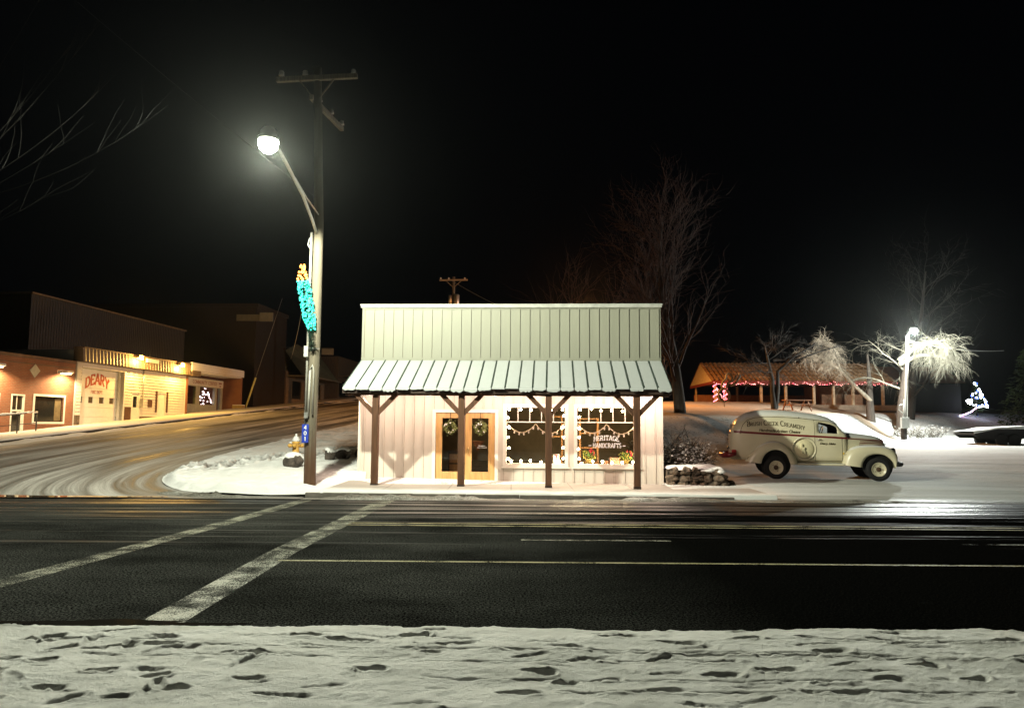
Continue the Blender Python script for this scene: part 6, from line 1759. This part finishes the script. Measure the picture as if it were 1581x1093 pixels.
for cx in (1.55, 2.25):
    for side in (-1, 1):
        R_ = Matrix.Translation((cx, side*1.06, .33)) @ Matrix.Rotation(radians(90*-side), 4, 'X')
        wv = thing('wheel', None, None); wv.parent = tr; wv.matrix_local = R_
        mb = MB(); mb.lathe([(.19,-.10),(.30,-.11),(.36,-.06),(.37,0),(.36,.06),(.30,.11),(.20,.10)], 24); mb.build('tyre', M_RUBBER, wv)
        mb = MB(); mb.lathe([(0,.05),(.08,.10),(.12,.06),(.20,.09),(.20,-.05),(0,-.05)], 18); mb.build('rim', M_WHITEP, wv)
# lit conifer and light arch
t = thing('christmas_tree', 'small conifer strung with glaring blue white lights at far right', 'christmas tree', (43.6, 70, float(G(43.6,70))))
mb = MB(); mb.tube([(0,0,-.3),(0,0,3.2)], [.1,.02], 8); mb.build('trunk', M_BARK, t)
mb = MB(); rg = random.Random(19); BL = []; E_WB, E_BB, E_RB = EM('cold_white_bulb', (.85,.92,1.0), 9), EM('blue_bulb', (.08,.15,1.0), 6), EM('red_fairy_bulb', (1.0,.14,.20), 6)
for k in range(900):
    z = .3+2.9*rg.random(); r = (1-(z-.3)/3.1)*1.2*rg.random()**.5; a_ = rg.random()*6.28
    c_ = Vector((r*cos(a_), r*sin(a_), z)); dv = Vector((cos(a_), sin(a_), rg.gauss(0,.3)))*.14; q = Vector((-sin(a_), cos(a_), 0))*.04
    mb.add([c_-dv, c_+q, c_+dv, c_-q], [(0,1,2,3)])
mb.build('crown', P('evergreen_needles', (.07,.11,.035), .8, .5, 8, 0), t)
for k in range(48):
    z = .9+2.2*rg.random()**1.5; r = (1-(z-.3)/3.1)*1.15; a_ = rg.uniform(pi, 2*pi)
    BL.append(((r*cos(a_), r*sin(a_), z), rg.uniform(.05,.10), E_WB if rg.random() < .7 else E_BB))
for k in range(16): BL.append(((-1.2+.5*rg.random(), -.5, 1.15+.35*rg.random()), rg.uniform(.05,.09), E_WB))
bulb_set(BL, t)
t = thing('light_rope', 'curved rope of white, blue and red lights on the ground at far right', 'rope light', (41.4, 69, float(G(41.4,69))))
pts = [(0,0,.05),(.35,0,.12),(.7,0,.28),(1.05,0,.42),(1.3,0,.62),(1.55,0,.80),(1.9,0,.88),(2.3,0,.92),(2.65,0,.80)]
mb = MB(); mb.tube(pts, .02, 5); mb.build('cord', M_WIRE, t)
PT = [Vector(p) for p in pts]; BL = []
for k in range(44):
    u = k/44*(len(PT)-1); i = int(u); p = PT[i].lerp(PT[min(i+1,len(PT)-1)], u-i); BL.append((tuple(p+Vector((0,-.05,0))), .05, E_WB if u > 5 or k % 3 == 0 else (E_BB if k % 3 == 1 else E_RB)))
bulb_set(BL, t)
# weeds on the bank
for x, y, sd, lab in ((27.6,52,1,'scraggly dry weeds on the bank just right of the car park lamp'),(29.8,53.5,2,'scraggly dry weeds on the bank behind the trailer tail'),(10.2,31.2,4,'dry weeds by the van rear doors on the bank')):
    shrub('dry_weeds', lab, (x, y, float(G(x,y))), sd, 40, .8, 1.3, 'dry weeds on the snowy bank')
# second utility pole behind the shop
t = thing('utility_pole', 'dim distant utility pole showing above the shop parapet', 'utility pole', (-4.8, 60, 2.0))
mb = MB(); mb.tube([(0,0,-.2),(0,0,11.6)], [.16,.11], 12); mb.build('pole', M_POLE, t)
mb = MB(); mb.bar((-1.15,-.1,11.3),(1.15,-.1,11.35), .1,.12); mb.bar((-.6,-.1,11.25),(0,-.1,10.7), .04,.04); mb.bar((.6,-.1,11.25),(0,-.1,10.7), .04,.04); mb.build('crossarm', M_POLE, t)
for x in (-1.05,-.4,.9): insul(x, -.1, 11.37, t)
mb = MB(); mb.lathe([(0,0),(.2,0),(.22,.05),(.22,.75),(.15,.82),(0,.84)], 16, m=Matrix.Translation((.28,-.2,9.3))); mb.lathe([(0,0),(.14,0),(.15,.7),(0,.74)], 12, m=Matrix.Translation((-.25,-.15,9.35))); mb.build('transformer', M_GALV, t)
# ================================================================== thin mist added to give the lamps a halo
t = NT('halo_mist'); t.n.remove(t.b)
pv_ = t.new('ShaderNodeVolumePrincipled'); pv_.inputs['Density'].default_value = HALO_MIST; pv_.inputs['Color'].default_value = (.9,.95,.92,1); pv_.inputs['Anisotropy'].default_value = .9
t.l.new(pv_.outputs[0], t.out.inputs['Volume'])
mb = MB(); mb.box(-170, 170, -40, 230, -2.0, 26); hz = mb.build('halo_haze', t.m, kind='stuff')
